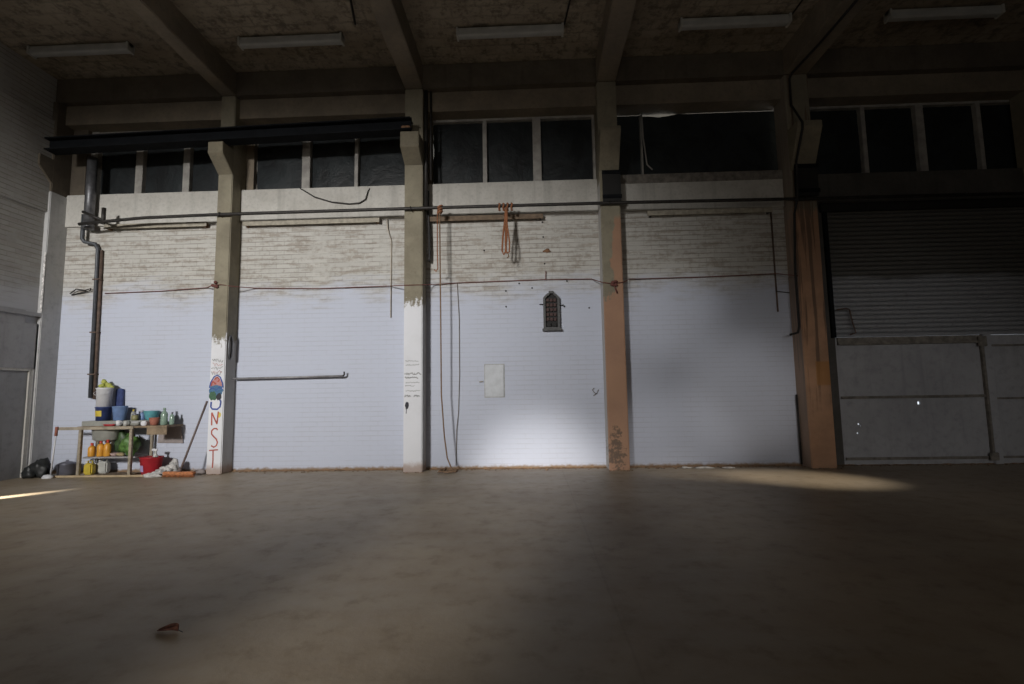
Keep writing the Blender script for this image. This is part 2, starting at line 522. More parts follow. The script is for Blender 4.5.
# head of the wall above the windows (perimeter beam in two steps)
struct(MB().box(XL-0.3, XE, 8.10, D+0.35, ZWT, 6.24).build('trim_1', M_beam), 'lower concrete edge beam right above the windows', 'beam')
struct(MB().box(XL-0.3, XE, 7.97, D+0.35, 6.24, ZS).build('trim_2', M_edge), 'upper concrete edge beam under the ceiling slab', 'beam')
# white lintel band, a little proud of the brickwork
zl = 4.19
k = 3
for a, b, mt, lab in ((XL, cols[1][0], M_lintel, 'first from the left, behind the downpipe'), (cols[1][1], cols[2][0], M_lintel, 'with the drooping black wire in front'),
                 (cols[2][1], cols[3][0], M_lintel, 'above the orange rope hank'), (cols[3][1], cols[4][0], M_lintel, 'fourth and dimmest, under the wide black sheet')):
    o = MB().box(a+0.003, b-0.003, D-0.045, D+0.02, zl-0.05, ZSILL+0.02, 0.006).build('trim_%d' % k, mt)
    struct(o, 'plain white lintel band ' + lab, 'lintel'); k += 1

# side wall on the left with its two concrete bands and recessed panel
wl = MB().box(XL-0.3, XL-0.04, YB-0.3, D+0.35, 0, ZS)
struct(wl.build('wall_left', M_wall_left), 'grey brick side wall at the left', 'wall')
o = MB()
o.box(XL-0.04, XL, YB, D, 4.30, 5.9).build('trim_7', M_wall_left)
struct(bpy.data.objects['trim_7'], 'upper brick face of the left wall above the recess', 'wall')
o = MB().box(XL-0.06, XL, YB, 7.70, 2.42, 2.62).box(XL-0.06, XL+0.03, YB, D-0.345, 2.54, 2.60)
struct(o.build('trim_8', M_plaster), 'grey plaster ledge along the left wall', 'ledge')
o = MB().box(XL-0.06, XL, YB, 7.95, 1.70, 2.42).box(XL-0.06, XL, 7.90, D, 0, 2.42).box(XL-0.06, XL, 7.94, D, 2.42, 4.3)
struct(o.build('trim_9', M_plaster), 'grey plaster surround of the flush panel on the left wall', 'wall')
d2 = MB().box(XL-0.05, XL-0.03, 5.6, 7.90, 0.0, 1.70).build('door_2', M_plaster_dk)
struct(d2, 'flush grey door panel low on the left wall', 'door')
MB().box(XL-0.03, XL-0.01, 5.6, 7.90, 1.66, 1.70).box(XL-0.03, XL-0.005, 7.84, 7.90, 0, 1.66).build('door_frame', M_lintel, d2)
# other three sides (behind and right of the camera)
struct(MB().box(XL-0.3, XE, YB-0.3, YB, 0, ZS).build('wall_front', M_plaster), 'grey plaster wall behind the camera', 'wall')
struct(MB().box(XE, XE+0.3, YB-0.3, D+0.5, 0, ZS).build('wall_right', M_plaster), 'grey plaster wall at the far right', 'wall')

struct(MB().box(XL, XE, -2.2, -2.0, 5.32, ZS).build('trim_20', M_plaster), 'unseen header added behind the camera to shade the ceiling and upper wall', 'header')  # added blocker that keeps the key lamp off the ceiling

# ------------------------------------------------------------------ columns with corbels
YC = YF-0.30


def column(i, label, mat, ztop, zv, zlow, cx=None):
    x0, x1 = cols[i]
    t = thing('column', label, 'column', ((x0+x1)/2, YF+0.15, 0))
    MB().box(x0, x1, YF, D+0.1, 0, 6.24, 0.012).build('shaft', mat, t)
    MB().prism([(YF+0.02, zlow), (YF+0.001, zlow), (YC, zv), (YC, ztop), (YF+0.02, ztop)], x0+0.001, x1-0.001, 'x', 0.008).build('corbel', M_conc, t)
    return t


def part_of(t, n):
    return [c for c in t.children if c.name.split('.')[0] == n][0]


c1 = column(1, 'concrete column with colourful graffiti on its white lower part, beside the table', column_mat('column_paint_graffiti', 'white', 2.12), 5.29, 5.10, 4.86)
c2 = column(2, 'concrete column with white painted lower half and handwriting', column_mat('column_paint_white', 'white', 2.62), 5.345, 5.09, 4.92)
c3 = column(3, 'concrete column half olive half salmon, right of the switchboard', column_mat('column_paint_salmon', 'orange', 1.02), 5.32, 5.25, 4.72)
c4 = column(4, 'brown-orange streaked column at the left of the roller shutter', column_mat('column_paint_brown', 'streak'), 5.30, 5.20, 4.62)
c5 = column(5, 'dark concrete column right of the roller shutter at the picture edge', M_conc, 5.30, 5.20, 4.62)
# corner pilaster; shade above the sill is put into darker concrete
t = thing('column', 'grey corner column where the left wall meets the far wall', 'column', (-8.05, D-0.15, 0))
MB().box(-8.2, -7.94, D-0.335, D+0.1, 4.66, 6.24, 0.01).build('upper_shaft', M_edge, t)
MB().box(-8.2, -7.94, D-0.34, D+0.1, 0, 4.66, 0.01).build('shaft', concrete('pale_plaster', (0.50, 0.495, 0.49), (0.42, 0.415, 0.41), 0.9, 0.1), t)
MB().prism([(D-0.32, 4.80), (D-0.341, 4.80), (7.70, 5.03), (7.70, 5.21), (D-0.32, 5.21)], -8.2, -7.941, 'x', 0.006).build('corbel', M_edge, t)
MB().box(-7.97, -7.938, D-0.350, D-0.335, 2.62, 3.62, 0.002).build('edge_strip', simple('chipped_white', (0.62, 0.60, 0.58), 0.7, 0, 0.5, 30), t)['label'] = 'thin chipped white strip on the column edge'

# steel boxes on columns 3 and 4
for i, lab in ((3, 'black steel bracket box strapped on the half salmon column under its corbel'), (4, 'black steel bracket box on the brown streaked column under its corbel')):
    x0, x1 = cols[i]
    t = thing('steel_bracket', lab, 'bracket', ((x0+x1)/2, YF-0.05, 4.2))
    MB().box(x0+0.04, x1+0.01, YF-0.06, YF-0.001, 4.19, 4.70, 0.006).build('plate', M_black, t)
    for zf in (4.24, 4.64): MB().box(x0+0.03, x1+0.02, YF-0.075, YF-0.059, zf, zf+0.06).build('flange', M_steel, t)

# roof beams, one over each column
for i, lab in ((1, 'concrete ceiling beam over the graffiti column'), (2, 'concrete ceiling beam over the column with handwriting'),
               (3, 'concrete ceiling beam over the half salmon column'), (4, 'concrete ceiling beam over the brown streaked column, cable along it')):
    x0, x1 = cols[i]
    o = MB().box(x0, x1, YB, 8.10, 6.24, ZS+0.02, 0.012).build('ceiling_beam', M_beam)
    tag(o, lab, 'beam')
    o2 = None

# ------------------------------------------------------------------ graffiti and handwriting on the columns
yg = YF-0.0025


def paint(name, mat, parent, fn, lab=None):
    m = MB(); fn(m)
    o = m.build(name, mat, part_of(parent, 'shaft'), fix=False)
    if lab: o['label'] = lab
    return o


P_red = simple('paint_red', (0.42, 0.09, 0.06), 0.7, 0, 0.2)
P_pink = simple('paint_pink', (0.50, 0.24, 0.23), 0.7, 0, 0.2)
P_blue = simple('paint_blue', (0.05, 0.09, 0.33), 0.7, 0, 0.2)
P_teal = simple('paint_teal', (0.07, 0.17, 0.30), 0.7, 0, 0.3, 60)
P_green = simple('paint_green', (0.06, 0.14, 0.08), 0.7, 0, 0.4, 60)
P_black = simple('paint_black', (0.03, 0.03, 0.04), 0.7)
P_yel = simple('paint_yellow', (0.62, 0.50, 0.10), 0.7)
P_gry = simple('paint_grey', (0.20, 0.20, 0.19), 0.7)
gx = -5.01          # centre line of the graffiti


def blobpoly(c, rx, rz, n=18, amp=0.15, seed=1):
    rr = random.Random(seed)
    return [(c[0]+rx*(1+amp*(rr.random()-0.5)*2)*math.cos(2*math.pi*i/n), c[1]+rz*(1+amp*(rr.random()-0.5)*2)*math.sin(2*math.pi*i/n)) for i in range(n)]


# letters: red N S T one above the other
def letters(m):
    zN, zS, zT = 0.86, 0.565, 0.24
    m.ribbon([(gx-0.05, zN-0.10), (gx-0.055, zN+0.10)], 0.022, yg)
    m.ribbon([(gx-0.055, zN+0.10), (gx+0.035, zN-0.08)], 0.022, yg-0.0003)
    m.ribbon([(gx+0.035, zN-0.08), (gx+0.05, zN+0.115)], 0.022, yg-0.0006)
    S = [(gx+0.05, zS+0.12), (gx+0.03, zS+0.145), (gx-0.01, zS+0.145), (gx-0.045, zS+0.11), (gx-0.045, zS+0.06), (gx-0.01, zS+0.02), (gx+0.035, zS-0.02),
         (gx+0.055, zS-0.07), (gx+0.04, zS-0.12), (gx, zS-0.145), (gx-0.045, zS-0.12)]
    m.ribbon(S, 0.022, yg)
    m.ribbon([(gx-0.075, zT+0.13), (gx+0.07, zT+0.14)], 0.02, yg)
    m.ribbon([(gx-0.01, zT+0.13), (gx-0.005, zT-0.02), (gx-0.01, zT-0.14)], 0.02, yg-0.0003)


paint('graffiti_letters', P_red, c1, letters, 'brownish red hand-painted letters N S T')
paint('graffiti_patch', P_teal, c1, lambda m: m.poly(blobpoly((gx-0.005, 1.26), 0.115, 0.10, 22, 0.12, 2), yg), 'blue teal painted patch')
paint('graffiti_patch', P_green, c1, lambda m: m.poly(blobpoly((gx-0.05, 1.17), 0.06, 0.075, 16, 0.25, 3), yg-0.0006), 'green painted patch')
paint('graffiti_patch', P_black, c1, lambda m: m.poly(blobpoly((gx+0.05, 1.16), 0.045, 0.06, 16, 0.2, 4), yg-0.0008), 'black painted patch')
paint('graffiti_patch', P_pink, c1, lambda m: m.poly([(gx-0.10, 1.32), (gx-0.07, 1.40), (gx-0.02, 1.47), (gx+0.03, 1.47), (gx+0.08, 1.39), (gx+0.10, 1.32), (gx, 1.345)], yg-0.001), 'pink painted arch')


def red_arch(m):
    m.ribbon([(gx-0.09, 1.33), (gx-0.06, 1.40), (gx-0.005, 1.36)], 0.03, yg-0.0014)
    m.ribbon([(gx-0.03, 1.43), (gx+0.01, 1.47), (gx+0.05, 1.43), (gx+0.02, 1.39)], 0.022, yg-0.0016)


paint('graffiti_stroke', P_red, c1, red_arch, 'red spray strokes')


def blue_lines(m):
    m.ribbon([(gx-0.11, 1.30), (gx-0.09, 1.39), (gx-0.04, 1.475), (gx+0.01, 1.50), (gx+0.06, 1.465), (gx+0.10, 1.37), (gx+0.108, 1.30)], 0.02, yg-0.0018)
    m.ribbon([(gx-0.07, 1.08), (gx-0.075, 1.00), (gx-0.05, 0.965), (gx+0.03, 0.96), (gx+0.075, 1.00), (gx+0.085, 1.08), (gx+0.065, 1.11)], 0.026, yg-0.0018)
    m.ribbon([(gx-0.11, 1.27), (gx-0.05, 1.30), (gx, 1.26), (gx+0.05, 1.31), (gx+0.11, 1.27)], 0.018, yg-0.0018)


paint('graffiti_stroke', P_blue, c1, blue_lines, 'blue outline strokes')
paint('graffiti_patch', P_yel, c1, lambda m: m.poly(blobpoly((gx+0.065, 0.925), 0.035, 0.045, 12, 0.3, 8), yg-0.0002), 'yellow paint dab')


for ch in part_of(c1, 'shaft').children:
    if ch.name.startswith(('graffiti_patch', 'graffiti_stroke')) and ch.data.materials[0] != P_yel:
        for v in ch.data.vertices: v.co.z += 0.05


def scrib(m, x0, x1, z, h, n, seed, wd=0.008):
    rr = random.Random(seed); p = []
    for i in range(n):
        p.append((x0+(x1-x0)*i/(n-1)+rr.uniform(-1, 1)*0.008, z+rr.uniform(-1, 1)*h))
    m.ribbon(p, wd, yg-rr.random()*0.001)


paint('graffiti_scribble', P_gry, c1, lambda m: [scrib(m, gx-0.09, gx+0.09, zz, 0.03, 14, int(zz*100)) for zz in (1.58, 1.66, 1.78)], 'thin grey scribbles')
paint('graffiti_scribble', P_pink, c1, lambda m: [scrib(m, gx-0.07, gx+0.09, zz, 0.03, 10, int(zz*90)) for zz in (1.60, 1.72)], 'thin pink scribbles')


def notes(m):
    a, b = cols[2]
    for zz, h, wd, x0, x1 in ((1.72, 0.012, 0.006, a+0.03, b-0.06), (1.66, 0.012, 0.006, a+0.03, b-0.05), (1.52, 0.022, 0.012, a+0.02, b-0.03), (1.46, 0.018, 0.012, a+0.02, b-0.07),
                              (1.38, 0.012, 0.006, a+0.03, b-0.05), (1.33, 0.01, 0.006, a+0.03, b-0.12), (1.25, 0.012, 0.006, a+0.04, b-0.03), (1.17, 0.022, 0.007, a+0.02, a+0.12), (1.17, 0.02, 0.007, b-0.13, b-0.04)):
        scrib(m, x0, x1, zz, h, 26, int(zz*1000), wd)


paint('handwriting', P_gry, c2, notes, 'rows of grey handwriting')
paint('paint_blot', P_black, c2, lambda m: (m.poly(blobpoly((cols[2][0]+0.055, 1.02), 0.03, 0.06, 14, 0.25, 5), yg), m.ribbon([(cols[2][0]+0.05, 0.97), (cols[2][0]+0.045, 0.90)], 0.01, yg-0.0002)), 'black blot with a drip')

# ------------------------------------------------------------------ windows, all covered with black plastic
def window(n, label, x0, x1, posts, leak, z1=ZWT, sheet_top=0.0):
    t = thing('window_%d' % n, label, 'window', ((x0+x1)/2, D+0.15, ZSILL))
    t['kind'] = 'structure'
    yb = D+0.16
    MB().box(x0, x1, yb-0.06, yb+0.05, ZSILL, ZSILL+0.035).build('bottom_rail', M_frame, t)
    if not sheet_top: MB().box(x0, x1, yb-0.06, yb+0.05, z1-0.04, z1).build('top_rail', M_frame, t)
    edges = [x0]
    for px, pw in posts:
        MB().box(px-pw/2, px+pw/2, yb-0.07, yb+0.05, ZSILL+0.035, z1-0.04, 0.004).build('mullion', M_frame, t)
        edges += [px]
    edges.append(x1)
    pw_ = dict(posts)
    rr = random.Random(n)
    for a, b in zip(edges, edges[1:]):
        a2 = a-pw_.get(a, 0)/2; b2 = b+pw_.get(b, 0)/2
        a2 = a+pw_.get(a, 0)/2-0.02; b2 = b-pw_.get(b, 0)/2+0.02
        if a == x0: a2 = x0+(leak[0])
        if b == x1: b2 = x1-(leak[1])
        nx, nz = 14, 10
        m = MB(); V = []
        for j in range(nz+1):
            row = []
            for i in range(nx+1):
                fx, fz = i/nx, j/nz
                sag = 0.03*math.sin(fx*math.pi)*math.sin(fz*math.pi)
                ex = 0
                if i == 0: ex = rr.uniform(-0.022, 0.016)
                zz = ZSILL+0.0+(z1-ZSILL-sheet_top-0.005)*fz
                if j == nz and sheet_top: zz += (rr.uniform(-0.016, 0.016) if i < 5 else 0.008)-(0.02 if a > 1.8 and 2 <= i <= 3 else 0)
                row.append(m.bm.verts.new((a2+(b2-a2)*fx+ex, yb+0.02+rr.uniform(-0.006, 0.006)-sag, zz)))
            V.append(row)
        for j in range(nz):
            for i in range(nx):
                f = m.bm.faces.new((V[j][i], V[j][i+1], V[j+1][i+1], V[j+1][i])); f.smooth = True
        m.build('plastic_sheet', M_sheet, t)
    return t


window(1, 'high window band over the table, three panes covered with dark sheet', -7.55, cols[1][0]+0.05, [(-6.80, 0.13), (-5.95, 0.12)], (-0.05, -0.05))
window(2, 'high dark sheeted window right of the graffiti column', -4.74, cols[2][0]+0.05, [(-3.83, 0.14), (-2.95, 0.06)], (0.002, -0.05))
window(3, 'high dark sheeted window above the switchboard', -1.63, 1.24, [(-0.73, 0.07), (0.16, 0.14), (1.17, 0.13)], (0.0, 0.0))
struct(MB().box(-1.715, -1.63, D+0.06, D+0.3, ZSILL, ZWT).build('trim_15', M_beam), 'dark jamb right of the column with handwriting', 'jamb')
window(4, 'high window with one wide black sheet torn at the top', 1.40, 4.22, [(1.93, 0.03)], (0.0, 0.004), ZWT, 0.008)
window(5, 'high dark window above the roller shutter', 4.4, XE, [(5.60, 0.07), (6.52, 0.13), (7.47, 0.07)], (0, 0))
# lit post caps: white jambs
struct(MB().box(-7.68, -7.55, D+0.08, D+0.3, ZSILL, ZWT).build('trim_11', M_frame), 'pale jamb left of the high window over the table', 'jamb')
struct(MB().box(XL-0.3, -7.68, D, D+0.35, ZSILL, ZWT).build('trim_12', M_edge), 'concrete infill in the upper left corner, darkened to carry the corner shade', 'wall')  # corner shade is put into the dark tone here
struct(MB().box(-4.88, -4.74, D+0.08, D+0.3, ZSILL, ZWT).build('trim_13', M_beam), 'dark jamb right of the graffiti column', 'jamb')
struct(MB().box(cols[3][1], cols[4][0], D-0.055, D+0.1, ZSILL-0.08, ZSILL+0.07).build('trim_14', M_brnrail), 'brown sill board under the wide black sheet', 'sill')

# ------------------------------------------------------------------ crane runway beam on the two left corbels
t = thing('crane_beam', 'long dark steel runway beam resting on the two left corbels', 'beam', (-4.9, 7.7, 5.3))


def ibeam(m, x0, x1, za, zb, yc, h, fl, tf=0.022):
    b = bmesh.new()
    def sec(x, z):
        return [(x, yc-fl, z), (x, yc+fl, z), (x, yc+fl, z+tf), (x, yc+0.012, z+tf), (x, yc+0.012, z+h-tf), (x, yc+fl, z+h-tf), (x, yc+fl, z+h), (x, yc-fl, z+h),
                (x, yc-fl, z+h-tf), (x, yc-0.012, z+h-tf), (x, yc-0.012, z+tf), (x, yc-fl, z+tf)]
    A = [b.verts.new(p) for p in sec(x0, za)]; B = [b.verts.new(p) for p in sec(x1, zb)]
    b.faces.new(A); b.faces.new(B[::-1])
    for i in range(12): b.faces.new((A[i], A[(i+1) % 12], B[(i+1) % 12], B[i]))
    m.merge(b); return m


ibeam(MB(), -7.80, -1.84, 5.225, 5.352, 7.72, 0.205, 0.11).build('girder', M_steel, t)
MB().prism([(7.695, 0), (7.745, 0), (7.735, 0.02), (7.735, 0.04), (7.705, 0.04), (7.705, 0.02)], -7.80, -1.84, 'x').build('crane_rail', M_black, t)
rail = [c for c in t.children if c.name == 'crane_rail'][0]
for v in rail.data.vertices:
    wx = v.co.x+t.location.x
    v.co.z += 5.225+0.205+(wx+7.8)/5.96*0.127
MB().box(-2.0, -1.86, 7.68, 7.80, 5.35, 5.45, 0.01).build('end_stop', M_rust, t)

# ------------------------------------------------------------------ roller shutter bay
t = thing('door_1', 'dark roller shutter with grey panelled lower gate at the right', 'door', (6.4, D-0.02, 0))
t['kind'] = 'structure'
pitch = 0.072
pr = []
zz = 1.98
while zz < 4.16:
    for f, dy in ((0.0, 0.01), (0.12, -0.016), (0.35, -0.03), (0.65, -0.03), (0.88, -0.016)):
        pr.append((D+0.02+dy, zz+f*pitch))
    zz += pitch
m = MB()
prev = None
for (y, z) in pr:
    a = m.bm.verts.new((4.78, y, z)); b = m.bm.verts.new((8.12, y, z))
    if prev: m.bm.faces.new((prev[0], prev[1], b, a))
    prev = (a, b)
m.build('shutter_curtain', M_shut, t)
MB().box(4.74, 4.80, D-0.07, D+0.05, 1.98, 4.12).build('guide_rail', M_steel, t)
MB().box(4.70, 8.1, D-0.09, D-0.02, 4.02, 4.16, 0.01).build('shutter_box', M_black, t)


def panel_with_holes(x0, x1, z0, z1, holes, y0, y1):
    """sheet panel built as a grid of boxes that leaves tiny real holes open"""
    xs = sorted({x0, x1} | {h[0]-h[2] for h in holes} | {h[0]+h[2] for h in holes})
    zs = sorted({z0, z1} | {h[1]-h[2] for h in holes} | {h[1]+h[2] for h in holes})
    m = MB()
    for a, b in zip(xs, xs[1:]):
        for c, d in zip(zs, zs[1:]):
            if any(abs((a+b)/2-h[0]) < h[2]*0.9 and abs((c+d)/2-h[1]) < h[2]*0.9 for h in holes): continue
            m.bm.faces.new([m.bm.verts.new(p) for p in ((a, y0, c), (b, y0, c), (b, y0, d), (a, y0, d))])
    bmesh.ops.remove_doubles(m.bm, verts=m.bm.verts[:], dist=1e-5)
    r = bmesh.ops.extrude_face_region(m.bm, geom=m.bm.faces[:])
    bmesh.ops.translate(m.bm, verts=[v for v in r['geom'] if isinstance(v, bmesh.types.BMVert)], vec=(0, y1-y0, 0))
    return m


HOLES = [(5.998, 0.94, 0.022), (5.062, 0.628, 0.014), (5.085, 0.60, 0.010), (5.035, 0.49, 0.012)]
panel_with_holes(4.80, 7.02, 0.0, 1.98, HOLES, D-0.02, D+0.01).build('lower_panel', M_panel, t)
MB().box(7.10, 8.12, D-0.02, D+0.01, 0, 1.98).build('lower_panel', M_panel, t)
MB().box(4.82, 7.02, D-0.06, D-0.02, 1.86, 1.98, 0.005).box(4.82, 7.02, D-0.08, D-0.06, 1.86, 1.89).build('rail', M_brnrail, t)
MB().box(4.82, 7.02, D-0.05, D-0.02, 1.02, 1.06).box(4.82, 7.02, D-0.065, D-0.02, 1.02, 1.032).build('rail', M_brnrail, t)
MB().box(4.82, 7.02, D-0.05, D-0.02, 0.08, 0.12).build('rail', M_brnrail, t)
for z in (1.80, 0.98, 0.09): MB().box(7.14, 8.12, D-0.05, D-0.02, z, z+0.03).build('rail', M_brnrail, t)
MB().box(7.02, 7.14, D-0.07, D, 0, 2.0, 0.006).build('post', M_panel, t)
MB().box(6.985, 7.02, D-0.075, D-0.02, 0.1, 1.9, 0.004).build('post', M_brnrail, t)
MB().box(6.93, 7.06, D-0.10, D-0.07, 1.80, 1.96, 0.01).build('hinge', M_brnrail, t)
MB().box(6.93, 7.06, D-0.10, D-0.07, 0.06, 0.18, 0.01).build('hinge', M_brnrail, t)
# thin conduit hook beside the shutter
o = MB().tube([(4.82, D-0.085, 2.42), (4.97, D-0.085, 2.44), (5.02, D-0.085, 2.42), (5.05, D-0.085, 2.22), (5.09, D-0.085, 2.05), (5.0, D-0.085, 2.02)], 0.012, 6).build('conduit', M_brnpipe)
tag(o, 'short rusty conduit hook in front of the roller shutter beside the brown column', 'conduit')

# ------------------------------------------------------------------ long pipe across all bays
t = thing('wall_pipe', 'long dark horizontal pipe crossing in front of all the columns', 'pipe', (0, D-0.36, 4.16))
yp = D-0.36
MB().tube([(-7.40, yp, 4.07), (-7.0, yp, 4.10), (-6.3, yp, 4.145), (-5.0, yp, 4.165), (-1.8, yp, 4.17), (1.3, yp, 4.165), (4.3, yp, 4.14), (8.0, yp, 4.12)], 0.026, 10).build('pipe_run', M_dkpipe, t)
MB().tube([(-6.99, yp, 4.06), (-6.99, yp, 4.33)], 0.032, 10).build('stub', M_dkpipe, t)
MB().tube([(-7.35, yp, 4.28), (-6.99, yp, 4.12)], 0.022, 8).build('branch', M_dkpipe, t)
for x in (-5.0, -1.86, 1.3, 4.34):
    MB().tube([(x-0.03, yp+0.06, 4.16), (x-0.03, yp-0.03, 4.13), (x-0.03, yp-0.035, 4.19), (x-0.03, yp+0.06, 4.20)], 0.008, 6).build('clip', M_dkpipe, t)

# vertical drain pipes in the left bay
t = thing('drain_pipe', 'thick grey vertical pipe under the end of the crane beam', 'pipe', (-7.5, D-0.2, 4.1))
MB().tube([(-7.42, D-0.16, 4.08), (-7.42, D-0.16, 5.3)], 0.075, 14).build('pipe_body', M_pipe, t)
MB().lathe([(0.085, 0), (0.085, 0.08), (0.07, 0.1)], (-7.42, D-0.16, 4.05), 16).build('collar', M_pipe, t)
t = thing('downpipe', 'slim slate downpipe running down the left bay to above the table', 'pipe', (-7.25, D-0.08, 1.3))
MB().tube([(-7.55, D-0.12, 4.32), (-7.55, D-0.12, 3.90), (-7.52, D-0.10, 3.85), (-7.36, D-0.07, 3.82), (-7.325, D-0.05, 3.74), (-7.29, D-0.05, 1.22)], 0.032, 10).build('pipe_body', M_bluepipe, t)
MB().tube([(-7.27, D-0.03, 3.72), (-7.235, D-0.03, 1.20)], 0.024, 8).build('lagging', M_brnpipe, t)
for z in (3.2, 2.3, 1.6): MB().box(-7.37+(3.7-z)*0.014, -7.24+(3.7-z)*0.014, D-0.085, D-0.001, z, z+0.02).build('clip', M_brnpipe, t)
# bent rod on the wall left of the downpipe
o = MB().tube([(-7.77, D-0.04, 2.98), (-7.65, D-0.06, 3.05), (-7.5, D-0.05, 3.03), (-7.40, D-0.05, 3.06), (-7.42, D-0.05, 3.02), (-7.76, D-0.02, 2.96)], 0.010, 6).build('wall_hook', M_dkpipe)
tag(o, 'bent wire hook on the brick wall left of the slim downpipe', 'hook')

# wall mounted steel angles under the lintels
def wall_rail(label, x0, x1, z, mat, mat2, gap=0.03, end=True):
    t = thing('wall_rail', label, 'rail', ((x0+x1)/2, D-0.06, z), None)
    MB().box(x0, x1, D-0.10, D-0.045, z+0.012, z+0.03).box(x0, x1, D-0.105, D-0.095, z-0.05, z+0.03).build('angle_bar', mat, t)
    for x in (x0+0.04, x1-0.06): MB().box(x, x+0.03, D-0.10, D, z-0.05, z+0.03).build('bracket', mat2, t)
    return t


wall_rail('tan steel angle rail under the lintel above the table', -7.20, -5.42, 4.115, M_tan, M_rust)
wall_rail('pale steel angle rail under the lintel right of the graffiti column', -4.80, -2.48, 4.10, M_tan, M_rust)
wall_rail('rusty steel angle rail behind the hanging ropes', -1.64, 0.235, 4.085, simple('brown_angle', (0.17, 0.12, 0.08), 0.8, 0, 0.35, 14), M_dkpipe)
wall_rail('tan steel angle rail under the lintel of the shadowed bay', 1.93, 3.93, 4.08, M_tan, M_dkpipe)

# ------------------------------------------------------------------ cords, cables, ropes
yc_ = YF-0.018
pts = [(-7.18, D-0.02, 2.975), (-6.2, D-0.022, 2.99), (-5.4, D-0.03, 3.03), (-5.15, YF-0.01, 3.00), (-5.0, yc_, 3.01), (-4.85, YF+0.02, 2.99), (-4.6, D-0.03, 3.0), (-3.5, D-0.02, 2.97), (-2.3, D-0.05, 2.98),
       (-2.03, YF-0.006, 2.93), (-1.72, YF-0.008, 2.93), (-1.6, D-0.05, 2.985), (-1.2, D-0.02, 3.01), (0.2, D-0.02, 3.03), (1.0, D-0.03, 3.02), (1.13, YF-0.01, 2.90), (1.30, yc_, 2.87), (1.48, YF-0.01, 2.90), (1.6, D-0.04, 3.0), (2.8, D-0.02, 3.01), (3.94, D-0.055, 3.03), (4.15, YF-0.006, 2.93)]
t = thing('cord', 'thin red cord stretched across the bays and tied round the columns', 'cord', (0, D-0.1, 2.9))
MB().tube(pts, 0.0075, 6).build('line', M_cord, t)
MB().tube([(0.255, D-0.02, 3.03), (0.262, D-0.02, 3.17)], 0.008, 6).build('tail', M_cord, t)
for cx, cz in ((-5.08, 3.0), (1.32, 2.87)):
    m = MB()
    rr = random.Random(int(cx*10))
    for k in range(5):
        m.blob((cx+rr.uniform(-.05, .05), YF-0.022, cz+rr.uniform(-.03, .05)), (0.03, 0.02, 0.025), 0.4, k+int(cx*7), 2)
    m.build('knot', M_cord, t)
MB().tube([(1.30, YF-0.02, 2.88), (1.33, YF-0.025, 2.80), (1.36, YF-0.02, 2.72)], 0.012, 6).build('tail', M_cord, t)

# looped orange rope hank over the pipe
t = thing('rope_hank', 'orange rope hank looped over the pipe above the switchboard', 'rope', (-0.35, yp-0.03, 3.3))
m = MB()
xh = -0.375
for k in range(4):
    pa = []
    for i in range(17):
        a = 2*math.pi*i/16
        pa.append((xh-0.09+0.065*k+0.008*math.sin(a*3), yp+0.045*math.cos(a), 4.15+0.055*math.sin(a)))
    m.tube(pa[:-1], 0.014, 6, True)
m.build('wrap', M_rope, t)
m = MB()
m.tube([(xh+0.01, yp-0.045, 4.13), (xh, yp-0.045, 3.95), (xh-0.04, yp-0.045, 3.65), (xh-0.055, yp-0.045, 3.42), (xh-0.03, yp-0.05, 3.36), (xh+0.0, yp-0.05, 3.40), (xh+0.02, yp-0.05, 3.65), (xh+0.015, yp-0.05, 3.95), (xh+0.02, yp-0.045, 4.12)], 0.015, 7)
m.tube([(xh+0.03, yp-0.04, 4.12), (xh+0.03, yp-0.06, 3.85), (xh+0.065, yp-0.06, 3.55), (xh+0.06, yp-0.06, 3.40), (xh+0.02, yp-0.06, 3.38), (xh+0.0, yp-0.06, 3.5), (xh+0.005, yp-0.06, 3.9)], 0.013, 7)
m.build('loop', M_rope, t)
MB().tube([(xh+0.03, yp-0.05, 3.4), (xh+0.05, yp-0.05, 3.33), (xh+0.02, yp-0.05, 3.30)], 0.009, 6).build('tail', M_ropetan, t)

# long rope down to the floor
t = thing('rope', 'long tan rope hanging from the pipe to a coil on the floor', 'rope', (-1.35, yp, 0))
xr = -1.42
MB().tube([(xr, yp, 4.20), (xr, yp-0.03, 4.14), (xr, yp-0.03, 3.9), (xr+0.01, yp-0.02, 2.5), (xr+0.015, yp, 1.2), (xr+0.06, yp, 0.55), (xr+0.10, yp+0.02, 0.22), (xr+0.17, yp, 0.06), (xr+0.22, yp-0.02, 0.025)], 0.011, 7).build('line', M_ropetan, t)
m = MB()
for k in range(3):
    m.tube([(xr+0.03*math.cos(a*1.0)*1.1, yp+0.04*math.sin(a), 4.09+0.045*k+0.02*math.cos(a)) for a in [2*math.pi*i/12 for i in range(12)]], 0.015, 6, True)
m.build('knot', M_rope, t)
m = MB()
m.tube([(xr-0.035, yp-0.03, 4.1), (xr-0.04, yp-0.03, 3.5), (xr-0.03, yp-0.03, 3.17), (xr-0.06, yp-0.03, 3.12), (xr-0.085, yp-0.03, 3.15)], 0.009, 6)
m.build('tail', M_rope, t)
m = MB()
rr = random.Random(3)
pa = []
for i in range(26):
    a = i*0.9
    rad = 0.03+0.12*rr.random()
    pa.append((xr+0.12+rad*1.25*math.cos(a), yp-0.03+rad*0.55*math.sin(a), 0.016+0.10*rr.random()*(1-rad/0.17)))
m.tube(pa, 0.012, 6)
m.build('coil', M_ropetan, t)

